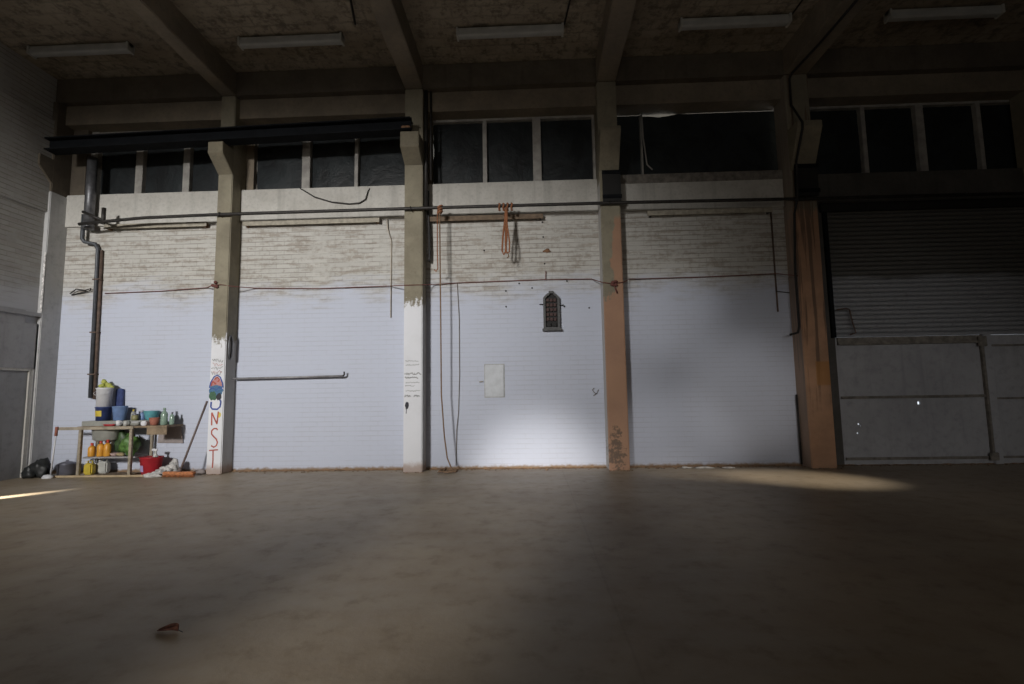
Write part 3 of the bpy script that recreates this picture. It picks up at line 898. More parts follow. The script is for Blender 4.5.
# thin grey string beside it and the other wires
o = MB().tube([(-1.20, D-0.015, 3.0), (-1.17, D-0.015, 2.4), (-1.17, D-0.015, 1.5), (-1.19, D-0.015, 0.9), (-1.22, D-0.02, 0.62), (-1.235, D-0.02, 0.06)], 0.006, 6).build('string', M_greycable)
tag(o, 'thin slack grey string on the wall right of the long rope', 'string')
o = MB().tube([(-1.665, D-0.12, 4.55), (-1.66, D-0.12, 4.2), (-1.65, D-0.1, 3.9), (-1.64, D-0.1, 3.42), (-1.655, D-0.1, 3.36)], [0.02, 0.02, 0.02, 0.022, 0.026], 7).build('cable', M_cable)
tag(o, 'black cable end hanging right of the column with handwriting', 'cable')
m = MB()
m.tube([(-2.37, D-0.05, 4.12), (-2.36, D-0.03, 3.95), (-2.30, D-0.02, 3.75), (-2.30, D-0.02, 2.46)], 0.009, 6)
o = m.build('cable', simple('pale_cable', (0.45, 0.40, 0.33), 0.7)); tag(o, 'pale thin cable hanging down left of the column with handwriting', 'cable')
m = MB()
m.tube([(-3.87, D-0.03, 4.70), (-3.80, D-0.06, 4.66), (-3.6, D-0.07, 4.53), (-3.3, D-0.07, 4.43), (-3.0, D-0.07, 4.39), (-2.83, D-0.07, 4.40), (-2.73, D-0.07, 4.46), (-2.69, D-0.06, 4.60), (-2.66, D-0.03, 4.68)], 0.011, 6)
tag(m.build('wire', M_dkpipe), 'drooping dark wire across the lintel in the second bay', 'wire')
# conduit of the shadowed bay
t = thing('conduit', 'rusty vertical conduit in the shadowed bay left of the streaked column', 'conduit', (3.94, D-0.03, 2.4))
MB().tube([(3.93, D-0.04, 4.05), (3.94, D-0.02, 3.2), (3.945, D-0.02, 2.42)], 0.013, 7).build('pipe_body', M_brnpipe, t)
MB().tube([(3.93, D-0.03, 2.75), (4.14, D-0.03, 2.72)], 0.007, 6).build('branch', M_dkpipe, t)
# black cable along the beam and down the streaked column
t = thing('cable', 'black cable running along the ceiling beam and down the streaked column', 'cable', (4.2, D-0.3, 2.0))
xb = (cols[4][0]+cols[4][1])/2-0.03
MB().tube([(xb+0.14, 1.0, 6.225), (xb+0.08, 4.0, 6.225), (xb, 7.2, 6.225), (xb-0.06, 7.90, 6.215), (xb-0.085, YF-0.03, 6.15), (xb-0.09, YF-0.03, 5.7), (xb-0.10, YC-0.03, 5.25), (xb-0.10, YC-0.02, 5.15), (xb-0.12, YF-0.115, 4.72), (xb-0.13, YF-0.125, 4.4), (xb-0.145, YF-0.13, 4.15), (cols[4][0]-0.02, YF-0.06, 3.9), (cols[4][0]-0.03, YF+0.02, 3.0), (cols[4][0]-0.025, YF+0.03, 2.15), (cols[4][0]-0.05, YF+0.03, 2.05), (cols[4][0]-0.16, YF+0.06, 2.02)], 0.018, 7).build('line', M_cable, t)
o = MB().tube([(4.13, D-0.05, 1.1), (4.135, D-0.05, 0.03)], 0.014, 7).build('pipe', M_dkpipe); tag(o, 'short dark pipe standing at the foot of the streaked column', 'pipe')
# vertical pipe right of column 2 between edge beam and lintel
t = thing('vertical_pipe', 'dark pipe right of the column with handwriting, up to the ceiling', 'pipe', (-1.66, D-0.2, 4.2))
MB().tube([(-1.675, D-0.22, 4.18), (-1.675, D-0.22, 6.24)], 0.03, 10).build('pipe_body', M_dkpipe, t)
MB().tube([(-1.60, D-0.2, 4.7), (-1.60, D-0.2, 6.24)], 0.018, 8).build('pipe_branch', M_dkpipe, t)
# wire loop on the edge of the wide black sheet
o = MB().tube([(1.93, D+0.02, 5.86), (1.945, D+0.03, 5.4), (1.99, D+0.03, 4.95), (2.06, D-0.02, 4.84)], 0.013, 6).build('wire', M_frame); tag(o, 'pale bent wire hanging at the left of the wide black sheet', 'wire')

# horizontal bar in bay 2
t = thing('wall_bar', 'horizontal grey steel bar on the white wall left of the handwriting column', 'bar', (-3.9, D-0.08, 1.5))
MB().tube([(-4.86, D-0.10, 1.495), (-3.05, D-0.10, 1.51)], 0.017, 8).build('bar', simple('bar_steel', (0.33, 0.32, 0.33), 0.5, 0.3), t)
MB().tube([(-3.05, D-0.10, 1.51), (-3.03, D-0.10, 1.53), (-3.03, D-0.10, 1.58)], 0.014, 8).build('upturned_end', M_dkpipe, t)
for x in (-4.8, -3.95, -3.1): MB().tube([(x, D, 1.50), (x, D-0.10, 1.50)], 0.012, 6).build('bracket', M_dkpipe, t)
# ring handle on the graffiti column's side
o = MB().tube([(-4.868, D-0.20+0.045*math.cos(a), 2.0+0.19*math.sin(a)) for a in [2*math.pi*i/20 for i in range(20)]], 0.012, 6, True).build('wire_loop', M_pipe)
tag(o, 'grey wire loop on the shaded side of the graffiti column', 'wire')

# ------------------------------------------------------------------ old switchboard with arched top
t = thing('switchboard', 'old dark grey switchboard with arched top and rusty fuses on the wall', 'electrical panel', (0.335, D-0.05, 2.19))
x0, x1, z0, z1 = 0.205, 0.47, 2.20, 2.72
M_sw = simple('switchboard_grey', (0.085, 0.085, 0.085), 0.6, 0.2, 0.3, 15)
arch_o = [(x0, z0), (x1, z0), (x1, z1), (x1-0.05, z1+0.06), (x1-0.085, z1+0.075), (x1-0.095, z1+0.11), (x0+0.095, z1+0.11), (x0+0.085, z1+0.075), (x0+0.05, z1+0.06), (x0, z1)]
MB().prism(arch_o, D-0.02, D, 'y', 0.004).build('back_board', M_black, t)
cx_, cz_ = (x0+x1)/2, 2.5
inn = [(x0+0.035, z0+0.04), (x1-0.035, z0+0.04), (x1-0.035, z1-0.01), (x1-0.07, z1+0.03), (x1-0.095, z1+0.04), (x1-0.105, z1+0.07), (x0+0.105, z1+0.07), (x0+0.095, z1+0.04), (x0+0.07, z1+0.03), (x0+0.035, z1-0.01)]
m = MB()
n = len(arch_o)
ring = []
for yy in (D-0.075, D-0.02):
    ring.append(([m.bm.verts.new((p[0], yy, p[1])) for p in arch_o], [m.bm.verts.new((p[0], yy, p[1])) for p in inn]))
for i in range(n):
    j = (i+1) % n
    (A, a), (B, b) = ring
    m.bm.faces.new((A[i], A[j], a[j], a[i])); m.bm.faces.new((B[i], B[j], b[j], b[i]))
    m.bm.faces.new((A[i], A[j], B[j], B[i])); m.bm.faces.new((a[i], a[j], b[j], b[i]))
m.build('frame', M_sw, t)
MB().box(x0-0.02, x1+0.025, D-0.085, D-0.001, z0-0.02, z0+0.02, 0.004).build('base_plate', M_sw, t)
M_fuse = simple('fuse_brown', (0.055, 0.02, 0.016), 0.6, 0, 0.4, 40)
for r_ in range(5):
    for c_ in range(3):
        MB().box(x0+0.05+c_*0.058, x0+0.05+c_*0.058+0.046, D-0.055, D-0.02, z0+0.145+r_*0.078, z0+0.145+r_*0.078+0.052, 0.006).build('fuse', M_fuse, t)
for c_ in range(2):
    MB().box(x0+0.05+c_*0.09, x0+0.05+c_*0.09+0.07, D-0.06, D-0.02, z0+0.05, z0+0.12, 0.008).build('fuse_block', M_black, t)
MB().tube([(x0-0.06, D-0.03, 2.62), (x0, D-0.03, 2.62)], 0.008, 6).build('conduit_stub', M_dkpipe, t)
MB().tube([(x1, D-0.03, 2.60), (x1+0.07, D-0.03, 2.60)], 0.010, 6).build('conduit_stub', M_dkpipe, t)
# white access cover
t = thing('access_cover', 'small off-white square cover plate on the wall below the rope hank', 'cover plate', (-0.6, D-0.02, 1.13))
MB().box(-0.755, -0.455, D-0.018, D, 1.14, 1.65, 0.005).build('plate', simple('cover_white', (0.54, 0.56, 0.59), 0.6, 0, 0.1), t)
MB().box(-0.77, -0.44, D-0.008, D, 1.125, 1.665, 0.003).build('frame', simple('cover_rim', (0.42, 0.42, 0.42), 0.7), t)
MB().tube([(-0.85, D-0.02, 1.38), (-0.79, D-0.02, 1.385)], 0.009, 6).build('latch', M_tan, t)
# hole with rust and small wall anchors
o = MB().blob((0.285, D-0.002, 3.515), (0.06, 0.014, 0.032), 0.5, 9, 2).build('wall_bracket', M_rust); tag(o, 'rust brown broken bracket stub on the bricks above the switchboard', 'bracket')
for i, (x, z) in enumerate(((-0.40, 2.86), (-0.18, 2.98), (0.03, 2.90), (0.22, 4.0), (0.23, 3.75), (0.245, 3.30), (-0.75, 3.55), (0.55, 2.58), (0.95, 2.55), (-0.4, 2.6), (0.6, 3.0))):
    o = MB().lathe([(0.013, 0), (0.013, 0.018), (0.006, 0.024)], (0, 0, 0), 8)
    o.rot((0, 0, 0), R(90), 'X')
    bmesh.ops.translate(o.bm, verts=o.bm.verts[:], vec=(x, D+0.002, z))
    tag(o.build('wall_anchor', M_cable), 'small dark bolt in the bricks around the switchboard', 'bolt', 'bolts around the switchboard')
m = MB()
m.tube([(1.03, D+0.002, 1.16), (0.99, D-0.02, 1.18), (0.96, D-0.02, 1.22), (0.99, D-0.015, 1.25)], 0.007, 5)
m.tube([(1.03, D+0.002, 1.16), (1.0, D-0.025, 1.15), (0.97, D-0.02, 1.13)], 0.006, 5)
m.tube([(1.03, D+0.002, 1.16), (1.04, D-0.02, 1.20), (1.06, D-0.02, 1.225)], 0.006, 5)
tag(m.build('cable_stub', M_greycable), 'small tangle of grey wire ends on the wall beside the salmon column', 'wire')
o = MB().box(XL-0.01, XL+0.04, 5.75, 5.85, 3.86, 3.92, 0.005).build('wall_bracket', M_black); tag(o, 'small black bracket on the left wall at the picture edge', 'bracket')

# ------------------------------------------------------------------ fluorescent fixtures on the slab
M_fix = simple('fixture_enamel', (0.46, 0.45, 0.41), 0.5, 0, 0.2, 5)
M_tube = simple('tube_glass', (0.40, 0.40, 0.38), 0.3, 0, 0.1, 5)


def fixture(xc, label):
    yq, L_ = 7.17, 0.80
    t = thing('fluorescent_fixture', label, 'ceiling light', (xc, yq, ZS-0.17), 'unlit fluorescent fixtures')
    del t['group']
    MB().box(xc-L_, xc+L_, yq-0.045, yq+0.045, ZS-0.07, ZS-0.012, 0.004).build('housing', M_fix, t)
    MB().prism([(yq-0.07, ZS-0.072), (yq+0.07, ZS-0.072), (yq+0.06, ZS-0.125), (yq+0.035, ZS-0.14), (yq-0.035, ZS-0.14), (yq-0.06, ZS-0.125)], xc-L_+0.03, xc+L_-0.03, 'x', 0.003).build('diffuser', M_tube, t)
    for s in (-1, 1):
        MB().box(xc+s*(L_-0.015)-0.015, xc+s*(L_-0.015)+0.015, yq-0.075, yq+0.075, ZS-0.145, ZS-0.012, 0.004).build('end_cap', M_fix, t)
    MB().tube([(xc-0.5, yq, ZS-0.03), (xc-0.5, yq, ZS+0.01)], 0.012, 6).build('stem', M_dkpipe, t)
    MB().tube([(xc+0.5, yq, ZS-0.03), (xc+0.5, yq, ZS+0.01)], 0.012, 6).build('stem', M_dkpipe, t)
    return t


for xc, lab in ((-6.87, 'unlit fluorescent ceiling light in the leftmost bay above the table'), (-3.56, 'unlit fluorescent ceiling light between the graffiti beam and the handwriting beam'),
                (-0.23, 'unlit fluorescent ceiling light above the rope hank bay'), (3.08, 'unlit fluorescent ceiling light in the bay of the wide black sheet'), (6.07, 'barely visible fluorescent ceiling light above the roller shutter bay')):
    fixture(xc, lab)
o = MB().tube([(cols[1][0]-0.12, 1.5, ZS-0.015), (cols[1][0]-0.12, 5.0, ZS-0.015), (cols[1][0]-0.13, 6.9, ZS-0.015)], 0.016, 6).build('cable', M_cable)
tag(o, 'black cable on the ceiling left of the graffiti column beam', 'cable')
o = MB().tube([(-2.35, 4.6, ZS-0.015), (-2.32, 6.1, ZS-0.015), (-2.50, 6.95, ZS-0.015)], 0.016, 6).build('cable', M_cable)
tag(o, 'black cable on the ceiling left of the handwriting column beam', 'cable')
o = MB().tube([(0.62, 4.6, ZS-0.012), (0.64, 6.6, ZS-0.012), (0.58, 7.12, ZS-0.03)], 0.012, 6).build('cable', M_cable)
tag(o, 'thin cable on the ceiling feeding the light above the rope hank bay', 'cable')
o = MB().tube([(3.92, 4.6, ZS-0.012), (3.92, 6.5, ZS-0.012), (3.89, 7.12, ZS-0.03)], 0.012, 6).build('cable', M_cable)
tag(o, 'thin cable on the ceiling feeding the light of the wide black sheet bay', 'cable')

# ------------------------------------------------------------------ work table and everything around it
TX0, TX1, TY0, TY1, TZ = -7.14, -5.69, 7.84, 8.22, 0.775
M_wood = simple('worn_board', (0.25, 0.185, 0.12), 0.8, 0, 0.35, 10)
M_leg = simple('table_steel', (0.34, 0.29, 0.22), 0.7, 0.1, 0.3, 14)
M_shelf = simple('shelf_grey', (0.30, 0.29, 0.29), 0.7, 0, 0.25)
M_wht = simple('white_plastic', (0.68, 0.68, 0.70), 0.45, 0, 0.08)
M_trans = simple('milky_plastic', (0.50, 0.50, 0.47), 0.4, 0, 0.15)
M_navy = simple('navy_plastic', (0.04, 0.06, 0.17), 0.45, 0, 0.3)
M_blue = simple('blue_plastic', (0.07, 0.14, 0.40), 0.4, 0, 0.2)
M_ltblue = simple('pale_blue_plastic', (0.16, 0.25, 0.45), 0.4, 0, 0.2)
M_teal = simple('teal_plastic', (0.14, 0.42, 0.47), 0.4, 0, 0.2)
M_redp = simple('red_plastic', (0.42, 0.025, 0.035), 0.4, 0, 0.15)
M_brick = simple('terracotta', (0.33, 0.12, 0.08), 0.8, 0, 0.2)
M_org = simple('orange_plastic', (0.70, 0.33, 0.04), 0.4, 0, 0.15)
M_redcap = simple('red_cap', (0.55, 0.06, 0.03), 0.4)
M_yelp = simple('yellow_plastic', (0.60, 0.46, 0.06), 0.4, 0, 0.15)
M_lime = simple('lime_cloth', (0.50, 0.52, 0.12), 0.8, 0, 0.2)
M_grn = simple('green_bag', (0.09, 0.19, 0.045), 0.5, 0, 0.6, 14)
M_dkgrn = simple('dark_green_bag', (0.05, 0.09, 0.035), 0.5, 0, 0.5, 14)
M_glass = simple('green_glass', (0.26, 0.36, 0.29), 0.15, 0, 0.2)
M_grytub = simple('grey_tub', (0.30, 0.30, 0.27), 0.5, 0, 0.15)
M_card = simple('grey_board', (0.30, 0.26, 0.25), 0.8, 0, 0.15)
M_dkbag = simple('black_bag', (0.02, 0.022, 0.022), 0.5, 0, 0.3)
M_rag = simple('white_rag', (0.58, 0.56, 0.54), 0.9, 0, 0.3, 20)
M_broom = simple('orange_broom', (0.52, 0.20, 0.08), 0.7, 0, 0.3, 30)
M_handle = simple('broom_stick', (0.16, 0.12, 0.11), 0.6, 0, 0.2)
M_pot = simple('grey_pot', (0.20, 0.20, 0.24), 0.4, 0.4, 0.2)
M_ply = simple('pale_plank', (0.46, 0.36, 0.23), 0.8, 0, 0.2)

t = thing('work_table', 'narrow two-tier work table with worn board top against the wall', 'table', ((TX0+TX1)/2, 8.02, 0))
MB().box(TX0, TX1, TY0, TY1, TZ-0.03, TZ, 0.004).build('tabletop', M_wood, t)
MB().box(TX0-0.02, -5.99, TY0+0.10, TY1, TZ+0.0005, TZ+0.078, 0.006).build('raised_board', M_grytub, t)
MB().box(TX0-0.30, -6.22, TY0-0.02, TY0+0.0, TZ-0.05, TZ-0.005, 0.003).build('front_bar', M_leg, t)
for x in (TX0+0.03, -6.29): MB().box(x, x+0.045, TY0, TY0+0.045, 0, TZ-0.03, 0.004).build('leg', M_leg, t)
for x in (TX0+0.03, -6.20): MB().box(x, x+0.04, TY1-0.05, TY1-0.01, 0, TZ-0.03, 0.004).build('leg', M_leg, t)
MB().box(-6.02, TX1-0.01, TY0+0.01, TY0+0.03, TZ-0.14, TZ-0.03, 0.003).build('apron', M_wood, t)
MB().box(TX0+0.08, -6.21, TY0+0.05, TY1-0.06, 0.275, 0.30, 0.003).build('shelf', M_shelf, t)
m = MB().lathe([(0.16, 0.0), (0.19, 0.02), (0.215, 0.19), (0.225, 0.20), (0.205, 0.19), (0.18, 0.03), (0.0, 0.02)], (-6.83, 8.04, TZ-0.235), 28, 1.0, 0.68)
m.build('basin', M_grytub, t)

zf = TZ+0.001        # front strip of the table top
zt = TZ+0.079        # raised board at the back
BX = -6.93
t = thing('bucket', 'dark blue bucket with a yellow label under the white bucket on the table', 'bucket', (BX, 8.08, zt))
MB().lathe([(0.095, 0), (0.108, 0.20), (0.116, 0.205), (0.116, 0.22), (0.10, 0.215), (0.0, 0.21)], (BX, 8.08, zt), 24).build('body', M_navy, t)
m = MB()
A = []
for i in range(9):
    a = -2.7+1.6*i/8
    A.append((m.bm.verts.new((BX+0.1025*math.cos(a), 8.08+0.1025*math.sin(a), zt+0.07)), m.bm.verts.new((BX+0.1105*math.cos(a), 8.08+0.1105*math.sin(a), zt+0.16))))
for p, q in zip(A, A[1:]): m.bm.faces.new((p[0], q[0], q[1], p[1]))
m.build('label', M_yelp, part_of(t, 'body'))
zb_ = zt+0.222
t = thing('bucket', 'tall white plastic bucket standing on the blue bucket on the table', 'bucket', (BX, 8.08, zb_))
MB().lathe([(0.102, 0), (0.110, 0.28), (0.118, 0.285), (0.118, 0.305), (0.105, 0.305), (0.10, 0.03), (0.0, 0.02)], (BX, 8.08, zb_), 26).build('body', M_wht, t)
MB().tube([(BX-0.118, 8.08, zb_+0.27), (BX-0.12, 8.0, zb_+0.22), (BX-0.05, 7.95, zb_+0.19), (BX+0.04, 7.95, zb_+0.19), (BX+0.12, 8.0, zb_+0.22), (BX+0.118, 8.08, zb_+0.27)], 0.003, 5).build('handle', M_wht, t)
m = MB()
for k in range(7):
    rr = random.Random(k)
    m.blob((BX+rr.uniform(-.06, .08), 8.08+rr.uniform(-.05, .04), zb_+0.315+rr.uniform(0, .05)+(0.05 if k == 1 else 0)), (0.04, 0.035, 0.035), 0.6, k, 2)
tag(m.build('cloth', M_lime), 'crumpled lime yellow cloth stuffed in the white bucket', 'cloth')
o = MB().prism([(-6.86, zt), (-6.72, zt), (-6.74, zt+0.50), (-6.80, zt+0.52), (-6.86, zt+0.50)], 8.165, 8.215, 'y', 0.008)
bmesh.ops.translate(o.bm, verts=o.bm.verts[:], vec=(0, 0.045, 0))
tag(o.build('folded_crate', M_navy), 'dark blue folded plastic crate upright behind the buckets', 'crate')
CX = -6.64
o = MB().lathe([(0.075, 0), (0.09, 0.01), (0.115, 0.22), (0.125, 0.23), (0.11, 0.22), (0.08, 0.02), (0.0, 0.015)], (CX, 8.06, zt), 26, 1.0, 0.8)
tag(o.build('basin', M_ltblue), 'blue plastic basin beside the buckets on the table', 'basin')
o = MB().lathe([(0.07, 0), (0.085, 0.01), (0.105, 0.028), (0.0, 0.022)], (-6.66, 7.89, zf), 20, 1.0, 0.42)
tag(o.build('plate', M_redp), 'red plate in front of the blue basin', 'plate')


def cup(x, y, r, h, mat, label, z):
    t = thing('cup', label, 'cup', (x, y, z))
    MB().lathe([(r*0.8, 0), (r, h), (r*0.92, h), (r*0.74, 0.006), (0, 0.006)], (x, y, z), 18).build('body', mat, t)
    MB().tube([(x+r*0.9, y, z+h*0.8), (x+r*1.5, y, z+h*0.75), (x+r*1.5, y, z+h*0.35), (x+r*0.85, y, z+h*0.25)], 0.005, 6).build('handle', mat, t)


cup(-6.51, 7.89, 0.038, 0.085, M_wht, 'white mug at the front of the table nearest the blue basin', zf)
cup(-6.39, 7.885, 0.036, 0.075, M_trans, 'cloudy pale mug at the front edge right of the white mug', zf)


def bottle(x, y, z, r, h, mat, capm, label, cat='bottle', name='bottle', cap_h=0.03):
    t = thing(name, label, cat, (x, y, z))
    MB().lathe([(r*0.92, 0), (r, 0.01), (r, h*0.62), (r*0.8, h*0.72), (r*0.38, h*0.82), (r*0.36, h-cap_h), (0, h-cap_h)], (x, y, z), 18).build('body', mat, t)
    MB().lathe([(r*0.42, 0), (r*0.42, cap_h), (0, cap_h)], (x, y, z+h-cap_h), 14).build('cap', capm, t)


bottle(-6.47, 8.13, zt, 0.035, 0.17, M_grytub, M_yelp, 'small grey bottle with yellow cap at the back of the table')
bottle(-6.33, 8.15, zt, 0.035, 0.15, M_ltblue, M_pot, 'small pale blue bottle at the back of the table left of the teal bowl')
t = thing('jar', 'squat olive jar on the table between the grey bottle and the teal bowl', 'jar', (-6.38, 8.06, zt))
MB().lathe([(0.045, 0), (0.05, 0.01), (0.05, 0.07), (0.04, 0.08), (0.0, 0.08)], (-6.38, 8.06, zt), 18).build('body', simple('olive_jar', (0.24, 0.22, 0.10), 0.4), t)
MB().lathe([(0.042, 0), (0.042, 0.02), (0, 0.02)], (-6.38, 8.06, zt+0.08), 18).build('lid', M_pot, t)
o = MB().lathe([(0.06, 0), (0.085, 0.02), (0.115, 0.14), (0.122, 0.145), (0.108, 0.14), (0.075, 0.02), (0, 0.015)], (-6.125, 8.08, zt), 24)
tag(o.build('bowl', M_teal), 'teal plastic bowl on the table', 'bowl')
o = MB().lathe([(0.04, 0), (0.055, 0.01), (0.075, 0.12), (0.068, 0.12), (0.045, 0.015), (0, 0.012)], (-5.955, 7.92, zf), 20)
tag(o.build('bowl', M_brick), 'small terracotta red bowl right of the teal bowl', 'bowl')
o = MB().box(-6.13, -6.04, 7.85, 7.93, zf, zf+0.07, 0.012)
tag(o.build('soap_box', M_wht), 'small white box at the front edge below the teal bowl', 'box')
bottle(-5.85, 7.99, zf, 0.05, 0.27, M_glass, M_glass, 'tall pale green glass bottle at the right end of the table')
bottle(-5.765, 8.05, zf, 0.035, 0.20, M_glass, M_pot, 'short green glass bottle rightmost on the table')
t = thing('dish', 'stacked grey dish with white rim behind the white mug', 'dish', (-6.22, 7.92, zf))
MB().lathe([(0.04, 0), (0.06, 0.02), (0.065, 0.05), (0.06, 0.05), (0.0, 0.02)], (-6.23, 7.885, zf), 20, 1.0, 0.6).build('body', M_grytub, t)
MB().lathe([(0.06, 0), (0.066, 0.004), (0.066, 0.012), (0.058, 0.01)], (-6.23, 7.885, zf+0.05), 20, 1.0, 0.6).build('rim', M_wht, t)
t['label'] = 'little grey dish with white rim at the front edge between mug and white box'

# lower shelf
zs = 0.301
bottle(-6.97, 7.95, zs, 0.05, 0.21, M_org, M_redcap, 'orange bottle with red cap leftmost on the shelf', cap_h=0.085)
bottle(-6.825, 7.95, zs, 0.05, 0.25, M_org, M_redcap, 'orange bottle with red cap in the middle of the shelf trio', cap_h=0.085)
bottle(-6.715, 7.95, zs, 0.05, 0.26, M_org, M_redcap, 'orange bottle with red cap rightmost on the shelf', cap_h=0.085)
t = thing('spray_bottle', 'white spray bottle behind the orange bottles on the shelf', 'bottle', (-6.70, 8.08, zs))
MB().lathe([(0.04, 0), (0.045, 0.01), (0.045, 0.19), (0.018, 0.24), (0.018, 0.27), (0, 0.27)], (-6.74, 8.08, zs), 16).build('body', M_wht, t)
MB().box(-6.82, -6.715, 8.065, 8.095, zs+0.27, zs+0.305, 0.006).build('nozzle', M_pot, part_of(t, 'body'))
m = MB().blob((-6.39, 8.0, zs+0.16), (0.12, 0.10, 0.17), 0.5, 5, 3, zs+0.002)
tag(m.build('plastic_bag', M_grn), 'bright green plastic bag bulging on the shelf under the table', 'bag')
m = MB().blob((-6.60, 8.09, zs+0.21), (0.10, 0.06, 0.19), 0.4, 8, 3, zs+0.002)
tag(m.build('plastic_bag', M_dkgrn), 'dark green bag left behind the bright green bag on the shelf', 'bag')
o = MB().lathe([(0.04, 0), (0.06, 0.05), (0.055, 0.05), (0.03, 0.01), (0, 0.01)], (-6.60, 7.955, zs), 18)
tag(o.build('bowl', simple('pink_bowl', (0.45, 0.32, 0.29), 0.6)), 'small pinkish bowl on the shelf right of the orange bottles', 'bowl')
o = MB().blob((-6.48, 7.925, zs+0.03), (0.06, 0.035, 0.03), 0.4, 3, 2, zs+0.001)
tag(o.build('rag', simple('tan_rag', (0.36, 0.28, 0.16), 0.9)), 'tan rag lying at the front of the shelf', 'rag')
o = MB().prism([(-6.13, 0.475), (-5.70, 0.465), (-5.75, 0.76), (-6.10, 0.74)], 8.24, 8.262, 'y', 0.003)
tag(o.build('board', M_card), 'grey pinkish board leaning on the wall behind the right end of the table', 'board')


# floor items
def jerry(x, y, wd, h, mat, capm, label):
    t = thing('jerrycan', label, 'canister', (x, y, 0.0))
    z0 = 0.023
    MB().box(x-wd/2, x+wd/2, y-0.05, y+0.05, z0, z0+h*0.82, 0.02).build('body', mat, t)
    MB().tube([(x-wd*0.2, y, z0+h*0.8), (x-wd*0.2, y, z0+h), (x+wd*0.3, y, z0+h), (x+wd*0.3, y, z0+h*0.8)], 0.012, 7).build('handle', mat, t)
    MB().lathe([(0.02, 0), (0.02, 0.035), (0, 0.035)], (x-wd*0.38, y, z0+h*0.82), 12).build('cap', capm, part_of(t, 'body'))


# planks on the floor first (items stand on them)
t = thing('floor_plank', 'long pale plank lying on the floor in front of the table', 'plank', (-6.7, 7.83, 0))
MB().box(-7.43, -5.93, 7.80, 7.835, 0.001, 0.03, 0.004).build('edge_strip', M_ply, t)
MB().box(-7.06, -6.30, 7.89, 8.16, 0.001, 0.022, 0.003).build('board', M_wood, t)
jerry(-7.035, 8.085, 0.12, 0.225, M_wht, M_pot, 'white jerrycan leftmost on the floor under the table')
jerry(-6.985, 7.95, 0.14, 0.21, M_yelp, M_wht, 'yellow jerrycan on the floor under the table')
jerry(-6.87, 8.08, 0.17, 0.225, M_trans, M_wht, 'cloudy translucent jerrycan behind the yellow one')
t = thing('bucket', 'red plastic bucket on the floor at the right table leg', 'bucket', (-6.03, 7.98, 0))
bz = 0.001
RX, RY = -6.02, 7.985
MB().lathe([(0.125, 0), (0.135, 0.01), (0.168, 0.265), (0.178, 0.27), (0.178, 0.285), (0.16, 0.28), (0.12, 0.03), (0, 0.02)], (RX, RY, bz), 28, 1.0, 0.8).build('body', M_redp, t)
MB().tube([(RX-0.175, RY, bz+0.27), (RX-0.14, RY-0.1, bz+0.285), (RX, RY-0.142, bz+0.295), (RX+0.14, RY-0.1, bz+0.285), (RX+0.175, RY, bz+0.27)], 0.005, 6).build('handle', M_cable, t)
m = MB()
A = []
for i in range(7):
    a = -2.3+0.5*i/6
    A.append((m.bm.verts.new((RX+0.146*math.cos(a), RY+0.117*math.sin(a)-0.002, bz+0.06)), m.bm.verts.new((RX+0.158*math.cos(a), RY+0.127*math.sin(a)-0.002, bz+0.16))))
for p, q in zip(A, A[1:]): m.bm.faces.new((p[0], q[0], q[1], p[1]))
m.build('sticker', simple('lilac', (0.42, 0.33, 0.55), 0.6), part_of(t, 'body'))
t = thing('spray_bottle', 'cloudy spray bottle standing in the red bucket', 'bottle', (-5.96, 8.0, bz+0.03))
MB().lathe([(0.04, 0), (0.045, 0.01), (0.045, 0.24), (0.018, 0.30), (0.018, 0.34), (0, 0.34)], (-5.96, 7.99, bz+0.032), 16).build('body', M_trans, t)
MB().box(-6.02, -5.93, 7.975, 8.005, bz+0.372, bz+0.405, 0.006).build('nozzle', M_wht, t)
# white rags
m = MB().blob((-5.735, 7.96, 0.07), (0.10, 0.09, 0.09), 0.7, 12, 3, 0.002).blob((-5.665, 8.0, 0.10), (0.085, 0.07, 0.11), 0.7, 14, 3, 0.002).blob((-5.82, 7.75, 0.025), (0.13, 0.045, 0.04), 0.6, 15, 3, 0.002).blob((-5.77, 7.85, 0.05), (0.08, 0.08, 0.06), 0.6, 16, 3, 0.002)
tag(m.build('rag', M_rag), 'heap of white rags on the floor between red bucket and broom', 'rag')
# broom
t = thing('broom', 'orange headed broom leaning on the graffiti column', 'broom', (-5.4, 7.77, 0))
MB().box(-5.66, -5.15, 7.72, 7.80, 0.04, 0.08, 0.01).rot((-5.4, 7.76, 0.06), R(-5), 'Z').build('head', M_broom, t)
m = MB()
for i in range(26):
    for j in range(3):
        x = -5.645+i*0.0192; y = 7.735+j*0.025
        m.tube([(x, y, 0.045), (x+random.uniform(-.008, .008), y+random.uniform(-.01, .01), 0.001)], 0.006, 4)
m.rot((-5.4, 7.76, 0.06), R(-5), 'Z').build('bristles', M_broom, part_of(t, 'head'))
MB().tube([(-5.40, 7.765, 0.07), (-5.165, 7.995, 1.14)], 0.016, 8).build('handle', M_handle, t)
MB().lathe([(0.028, 0), (0.024, 0.06), (0.0, 0.06)], (-5.40, 7.765, 0.07), 12).build('socket', M_handle, t)
# rubble at the column foot
rr = random.Random(21)
for i, (x, y, s, lab) in enumerate(((-5.25, 8.05, 0.055, 'grey rubble lump at the foot of the graffiti column, right of the broom'), (-5.36, 8.12, 0.04, 'small grey stone against the wall behind the broom'), (-5.18, 8.14, 0.035, 'small dark stone tucked beside the graffiti column'))):
    tag(MB().blob((x, y, s*0.55), (s*1.4, s, s*0.8), 0.4, i+30, 2, 0.001).build('rubble', M_card), lab, 'stone')
